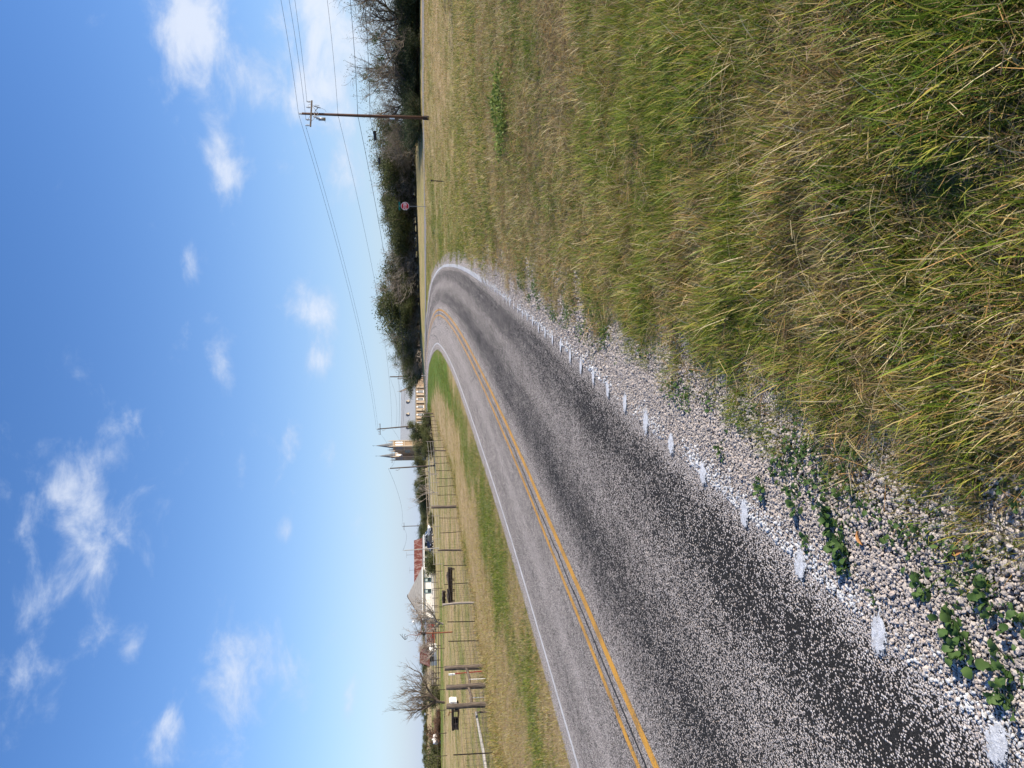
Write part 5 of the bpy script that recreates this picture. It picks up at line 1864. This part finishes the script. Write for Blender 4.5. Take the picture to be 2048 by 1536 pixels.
gg = np.random.default_rng(5)
KEYS = 'gmds'
near = {k: [tuft(k, 32, (.055, .165), .0056, .05, .42, 200 + 10 * q + v, 3, .28) for v in range(4)] for q, k in enumerate(KEYS)}
midt = {k: [tuft(k, 32, (.05, .14), .0065, .08, .62, 300 + 10 * q + v, 3, .55) for v in range(4)] for q, k in enumerate(KEYS)}
fart = {k: [tuft(k, 30, (.06, .14), .012, .15, .5, 400 + 10 * q + v, 2, .5) for v in range(3)] for q, k in enumerate(KEYS)}
lawn = {k: [tuft(k, 30, (.04, .10), .007, .08, .45, 500 + 10 * q + v, 2, .5) for v in range(3)] for q, k in enumerate(KEYS)}


def pick_types(g, x, y, s, t, wob=.36):
    gr = ground_green(x, y, s, t) - .07 + (fbm(x * 1.15, y * 1.15, 47, 2) - .5) * .55 - .2 * np.exp(-((t - 4.7) / .5) ** 2) * (s < 14) + g.normal(0, wob * .5, len(x)) + (fbm(x * 2.3, y * 2.3, 41) - .5) * wob * 1.6
    return np.select([gr > .60, gr > .40, gr > .20], [0, 1, 2], 3)


def right_edge(s):
    """ragged edge of the grass along the gravel shoulder"""
    return 3.80 + (fbm(s * .9, s * 0 + 2, 61, 3) - .5) * .7 - .15 * smoothstep(s, 5, 9) - .12 * smoothstep(s, 12, 34)


for (nm_, r0, r1, dens, meshes_by, sc, lab) in (('bank_grass', 1.0, 8.5, 330, near, 1.0, 'long tangled green and straw grass on the near roadside bank'),
                                               ('bank_grass', 8.5, 20, 110, midt, 1.05, 'tangled green and straw grass farther along the roadside bank'),
                                               ('plain_grass', 20, 42, 42, fart, 1.1, 'mixed dry and green grass on the plain right of the road'),
                                               ('plain_grass', 42, 92, 9, fart, 1.25, 'dry straw grass on the far plain towards the side road')):
    x, y = sector(gg, r0, r1, dens, -40, 42)
    s, t = road_st(x, y)
    q, ts = side_st(x, y)
    n_ = fbm(x * 1.7, y * 1.7, 71)
    # grass thins out into the gravel
    keep = (t > right_edge(s)) | ((t > 3.6) & (gg.random(len(x)) < .10 * smoothstep(n_, .5, .62) + .0))
    keep &= (np.abs(ts) > SIDE_W + .4) & (t > 0)
    keep &= ~((s > 6) & (s < 32) & (t < right_edge(s) + .9) & (fbm(x * 3, y * 3, 73) < .42))   # gravel shows between the outer tufts
    keep &= ~((n_ < .36) & (gg.random(len(x)) < .55))          # thin spots show soil
    x, y, s, t = x[keep], y[keep], s[keep], t[keep]
    ty = pick_types(gg, x, y, s, t)
    edge = smoothstep(t - right_edge(s), 0, .8)
    hgt = fbm(x * .6, y * .6, 81)
    tus = fbm(x * 2.6, y * 2.6, 83, 2)
    scale = sc * (.5 + .5 * edge) * (.5 + .55 * hgt + .5 * smoothstep(tus, .3, .7))
    grass_field(nm_, lab, x, y, ty, scale, meshes_by, int(r0 * 10), tilt=.13)

for (nm_, r0, r1, dens, meshes_by, sc, lab) in (('verge_grass', 7, 32, 75, lawn, 1.0, 'short mown grass verge left of the road, green beside the gravel'),
                                               ('verge_grass', 32, 62, 24, fart, .62, 'short grass between the road and the fence along the curve'),
                                               ('verge_grass', 62, 135, 5.5, fart, .75, 'bright green grass on the inside of the far curve')):
    x, y = sector(gg, r0, r1, dens, -42, 12)
    s, t = road_st(x, y)
    fenceX = np.interp(y, [p[0][1] for p in pts], [p[0][0] for p in pts])
    keep = (t < -3.5 - .12 * fbm(s * 2, s * 0, 5)) & ((x > fenceX - .5) | (gg.random(len(x)) < .55))
    x, y, s, t = x[keep], y[keep], s[keep], t[keep]
    ty = pick_types(gg, x, y, s, t)
    fX = np.interp(y, [p[0][1] for p in pts], [p[0][0] for p in pts])
    tall = 1 + 1.3 * np.exp(-((x - fX) / .5) ** 2)
    scale = sc * (.75 + .5 * fbm(x * .6, y * .6, 81)) * tall
    grass_field(nm_, lab, x, y, ty, scale, meshes_by, int(r0 * 10) + 1, tilt=.15)


# matted dead thatch under the standing grass
def thatch(seed):
    g = np.random.default_rng(seed)
    n = 34
    L = g.uniform(.04, .14, n)
    a = g.uniform(0, 6.283, n)
    d = np.c_[np.cos(a), np.sin(a), g.normal(0, .25, n)]
    w = np.c_[-np.sin(a), np.cos(a), g.normal(0, .5, n)] * g.uniform(.0004, .0012, n)[:, None]
    c = np.c_[g.normal(0, .07, n), g.normal(0, .07, n), g.uniform(.005, .045, n)]
    V = np.stack([c - d * L[:, None] / 2 - w, c - d * L[:, None] / 2 + w, c + d * L[:, None] / 2 + w, c + d * L[:, None] / 2 - w], 1).reshape(-1, 3)
    me = np_mesh('thatch', V, np.arange(4 * n).reshape(-1, 4), M['grass'])
    ca = me.attributes.new('col', 'FLOAT_COLOR', 'POINT')
    col = PAL[g.choice([3, 4, 5, 6, 6, 3], n)] * g.uniform(.6, 1.05, (n, 1))
    ca.data.foreach_set('color', np.c_[np.repeat(col, 4, 0), np.ones(4 * n)].astype(np.float32).ravel())
    return me


th_m = [thatch(950 + q) for q in range(6)]
x, y = sector(gg, 1.0, 22, 62, -40, 42)
s, t = road_st(x, y)
k = (t > right_edge(s) + .22) & (gg.random(len(x)) < .3 + .6 * smoothstep(fbm(x * 1.3, y * 1.3, 95), .4, .6))
x, y = x[k], y[k]
n = len(x)
scatter('dead_thatch', np.c_[x, y, surf(x, y) + gg.uniform(0, .035, n)], np.c_[gg.normal(0, .25, n), gg.normal(0, .25, n), gg.uniform(0, 6.28, n)], np.repeat(gg.uniform(.8, 1.4, (n, 1)), 3, 1), gg.integers(0, 6, n), th_m,
        'matted dead straw lying between the standing bank grass', 'thatch')

# loose straw stalks lying over the grass
def stalk(seed):
    g = np.random.default_rng(seed)
    V, F = [], []
    b = 0
    for q in range(3):
        L = g.uniform(.25, .55)
        a = g.uniform(0, 6.28)
        c = np.array([[k * L / 5 * math.cos(a), k * L / 5 * math.sin(a), .05 + .07 * math.sin(k / 5 * 2.4)] for k in range(6)])
        b = q_tube(c, np.linspace(.0012, .0006, 6), 3, V, F, b)
    V = np.concatenate(V)
    me = np_mesh('stalk', V, np.concatenate(F), M['grass'])
    ca = me.attributes.new('col', 'FLOAT_COLOR', 'POINT')
    col = PAL[g.choice([3, 4, 4, 6])] * g.uniform(.9, 1.15)
    ca.data.foreach_set('color', np.tile(np.r_[col, 1], (len(V), 1)).astype(np.float32).ravel())
    return me


st_m = [stalk(900 + q) for q in range(8)]
x, y = sector(gg, 1.3, 15, 8, -40, 42)
s, t = road_st(x, y)
k = (t > right_edge(s) + .25) & (fbm(x * .8, y * .8, 91) > .45)
x, y = x[k], y[k]
n = len(x)
scatter('straw_stalks', np.c_[x, y, terr(x, y) + .03], np.c_[gg.normal(0, .3, n), gg.normal(0, .3, n), gg.uniform(0, 6.28, n)], np.repeat(gg.uniform(.6, 1.2, (n, 1)), 3, 1), gg.integers(0, 8, n), st_m,
        'pale dry stalks lying loose across the bank grass', 'straw')


# ------------------------------------------------------------------ gravel stones
def stone_mesh(seed, mat):
    g = np.random.default_rng(seed)
    bm = bmesh.new()
    bmesh.ops.create_icosphere(bm, subdivisions=1, radius=.5)
    sx, sy_, sz = g.uniform(.75, 1.15), g.uniform(.6, .95), g.uniform(.45, .75)
    for v in bm.verts:
        f = 1 + g.uniform(-.2, .2)
        v.co = Vector((v.co.x * sx * f, v.co.y * sy_ * f, v.co.z * sz * f))
    me = bpy.data.meshes.new('stone')
    bm.to_mesh(me)
    bm.free()
    me.materials.append(mat)
    return me


def stone_mat(name, stops):
    m, T, out = new_mat(name)
    rnd = T.n('ShaderNodeObjectInfo').outputs['Random']
    g = T.n('ShaderNodeTexCoord')
    f = T.math('ADD', T.math('MULTIPLY', rnd, .85), T.math('MULTIPLY', T.noise(g.outputs['Object'], 3, 3), .2))
    bsdf(T, out, T.ramp(f, stops), .8, T.noise(g.outputs['Object'], 9, 3), .25, 0, .4, .05)
    return m


sm1 = stone_mat('stone_pale', [(.05, (.17, .155, .145)), (.22, (.31, .28, .26)), (.5, (.43, .385, .35)), (.7, (.51, .46, .415)), (.85, (.43, .355, .305)), (1, (.58, .535, .49))])
sm2 = stone_mat('stone_painted', [(.1, (.46, .47, .48)), (.6, (.6, .61, .62)), (1, (.52, .53, .54))])
stones = [stone_mesh(q, sm1) for q in range(6)] + [stone_mesh(40 + q, sm2) for q in range(3)]
gs_ = np.random.default_rng(15)
PS, RS, SC, IX = [], [], [], []


def lay(n, s0, s1, t0, t1, size, pw, lift=0.0, cover=None, paint=True):
    s = s0 + (s1 - s0) * gs_.random(n) ** pw
    t = gs_.uniform(t0, t1, n)
    if cover is not None:
        k = gs_.random(n) < cover(s, t)
        s, t = s[k], t[k]
    n = len(s)
    P = road_pt(s, t, lift)
    m = t > 4.0
    if m.any(): P[m, 2] = surf(P[m, 0], P[m, 1])
    sz = gs_.lognormal(math.log(size), .32, n)
    PS.append(P); RS.append(np.c_[gs_.normal(0, .5, n), gs_.normal(0, .5, n), gs_.uniform(0, 6.28, n)]); SC.append(np.repeat(sz[:, None], 3, 1))
    ix = gs_.integers(0, 6, n)
    if paint:
        w = gs_.random(n) < .85 * np.exp(-((t - np.interp(s, [3, 8, 16], [3.26, 3.3, 3.34])) / .11) ** 2) * smoothstep(fbm(s * 1.6, t * 3, 17), .25, .7)
        ix = np.where(w, 6 + gs_.integers(0, 3, n), ix)
    IX.append(ix)


def cov_r(s, t):
    c = np.interp(t, [q for q, _ in COVER], [v for _, v in COVER])
    return np.clip(c + (fbm(s * .5, t * 2.2, 7) - .5) * .6 - .12, .05, .95)


lay(17000, -1.0, 9, 3.25, 3.75, .0155, 1.0, .004)
lay(20000, -1.5, 9, 3.55, 4.25, .0175, 1.0, .004)
lay(14000, -1.5, 9, 3.5, 4.25, .0095, 1.0, .001)
lay(14000, 9, 28, 3.3, 4.5, .024, 1.2, .006)
lay(80000, -1.0, 9, .35, 3.3, .0095, 1.25, -.0005, lambda s, t: cov_r(s, t) * .62, paint=True)
scatter('loose_gravel', np.concatenate(PS), np.concatenate(RS), np.concatenate(SC), np.concatenate(IX), stones, 'loose pale stones on the shoulder and the road edge, some painted white', 'gravel')


# ------------------------------------------------------------------ weeds on the shoulder
def leaf_mesh(seed, L=.05):
    g = np.random.default_rng(seed)
    n = 7
    rows = []
    for q in range(n):
        a = q / (n - 1)
        w = L * .42 * math.sin(math.pi * min(1, a * .9 + .08)) ** .8 * (1 + .22 * math.sin(a * 16 + seed)) + .0008
        z = .35 * L * math.sin(a * 2.2) - .12 * L * a * a
        rows.append([(a * L, -w, z + .12 * w), (a * L, 0, z - .05 * w), (a * L, w, z + .12 * w)])
    V = np.array(rows).reshape(-1, 3)
    F = [(q * 3 + c, q * 3 + c + 1, q * 3 + c + 4, q * 3 + c + 3) for q in range(n - 1) for c in (0, 1)]
    return np_mesh('leaf', V, F, M['weed_leaf'], True)


lm = [leaf_mesh(q, .045 + .008 * (q % 3)) for q in range(5)]


def hit(px, py):
    """where the line of sight through a photo pixel meets the ground or gravel"""
    D = np.arange(1.5, 20, .01)
    d = at(px, py, 1.0) - np.array([0, 0, CAM_H])
    P = np.array([0, 0, CAM_H]) + d[None] * D[:, None]
    z = terr(P[:, 0], P[:, 1])
    s, t = road_st(P[:, 0], P[:, 1])
    z = np.where(t < 4.5, np.maximum(z, road_pt(s, t)[:, 2] - .01), z)
    i_ = int(np.argmax(P[:, 2] <= z))
    return np.array([P[i_, 0], P[i_, 1], z[i_]])


WEEDS = [(1669, 1036, 20, 1.2, 'bushy broad-leaved weed at the grass edge above the lobed leaf cluster'), (1692, 1088, 26, 1.25, 'lush cluster of lobed weed leaves on the gravel'), (1700, 1130, 15, 1.0, 'low weed rosette just beside the lush leaf cluster'),
         (1622, 1086, 10, .8, 'small weed standing alone beside a paint patch'), (1530, 974, 14, 1.0, 'weed with yellowish tips at the ragged grass edge'), (1600, 1010, 16, 1.1, 'dark broad-leaved weed under the bank grass'),
         (1859, 1173, 16, .9, 'upright weed sprig in the middle of the gravel'), (1915, 1243, 18, 1.0, 'leafy weed on the coarse gravel'), (1934, 1295, 22, 1.05, 'wide weed rosette on the coarse gravel'),
         (2020, 1338, 20, 1.0, 'dense weed clump on the coarsest stones'), (2026, 1398, 18, 1.0, 'dark weed clump nearest the largest paint patch'), (1752, 1196, 7, .6, 'tiny weed seedling between stones'),
         (1447, 905, 12, 1.0, 'yellowish weed at the gravel edge farther along'), (1985, 1190, 12, .9, 'weed half hidden under the overhanging grass')]
random.seed(9)
for (px, py, nl, sc, lab) in WEEDS:
    p = hit(px, py)
    z = p[2]
    o = thing('weed', (p[0], p[1], z), random.uniform(0, 6), lab, 'weed')
    m = MB(); m.tube([(0, 0, -.02), (.004, 0, .03)], [.006, .003], 5); m.build('stem', M['weed_leaf'], o)
    for q in range(int(nl * 1.6)):
        l_ = link('leaf', lm[q % 5], o)
        rr = random.uniform(.0, .07) * sc
        a = random.uniform(0, 6.283)
        l_.location = (rr * math.cos(a), rr * math.sin(a), random.uniform(.0, .035) * sc)
        l_.rotation_euler = (random.uniform(-.4, .4), random.uniform(-1.0, .15), a + random.uniform(-.5, .5))
        s_ = random.uniform(.4, .85) * sc
        l_.scale = (s_, s_, s_)
# yellow-green leafy plants in a shallow hollow of the bank
for q, (px, py) in enumerate(((1022, 165), (1016, 190), (1018, 215), (1012, 240), (1010, 262), (1006, 283), (1020, 228), (1014, 205))):
    p = at(px, py, 14.2 + (q % 3) * .35)
    g = gz(p[0], p[1])
    o = thing('leafy_weed', (p[0], p[1], g), q, 'yellow-green leafy weed in the row across the bank grass', 'weed', 'yellow-green weeds on the bank')
    rg_ = np.random.default_rng(600 + q)
    V, F = leaf_quads(rg_.normal(0, 1, (130, 3)) * np.array([.2, .2, .04]) + np.array([0, 0, .17]), .042, rg_)
    link('foliage', np_mesh('foliage', V, F, M['yellow_leaf']), o)
    m = MB()
    m.tube([(0, 0, -.05), (.01, 0, .2)], [.01, .004], 5); m.build('stem', M['yellow_leaf'], o)
# two dead leaves on the gravel
for (px, py, rz, lab) in ((1737, 1090, .6, 'curled orange dead leaf on the gravel by the lush weed cluster'), (1945, 1100, 2.0, 'curled tan dead leaf under the overhanging grass')):
    p = hit(px, py)
    V = np.array([(a * .07, b * .012 * math.sin(math.pi * a), .012 * math.sin(a * 3) + .012 * abs(b)) for a in np.linspace(0, 1, 7) for b in (-1, 0, 1)])
    F = [(q * 3 + c, q * 3 + c + 1, q * 3 + c + 4, q * 3 + c + 3) for q in range(6) for c in (0, 1)]
    M.setdefault('dead_leaf', simple('dead_leaf', (.42, .2, .07), (.3, .14, .05), 20, .7))
    o = link('dead_leaf', np_mesh('dead_leaf', V, F, M['dead_leaf'], True), None, (p[0], p[1], p[2] + .02), rz)
    tag(o, lab, 'leaf')

# low dark green ground cover creeping from the bank over the gravel
gc = np.random.default_rng(77)
n = 12000
s = 1.5 + 15.5 * gc.random(n) ** 1.3
t = 3.93 + gc.normal(0, .15, n) + (fbm(s * .8, s * 0 + 4, 19) - .5) * .5
k = (t > 3.6) & (fbm(s * 1.9, t * 3, 23) > .505)
s, t = s[k], t[k]
P = road_pt(s, t)
P[:, 2] = surf(P[:, 0], P[:, 1]) + gc.uniform(.004, .05, len(s))
n = len(s)
scatter('ground_cover', P, np.c_[gc.normal(0, .35, n), gc.normal(-.3, .4, n), gc.uniform(0, 6.28, n)], np.repeat(gc.uniform(.25, .6, (n, 1)), 3, 1), gc.integers(0, 5, n), lm,
        'low dark green leaves creeping from the bank over the gravel edge', 'ground cover')
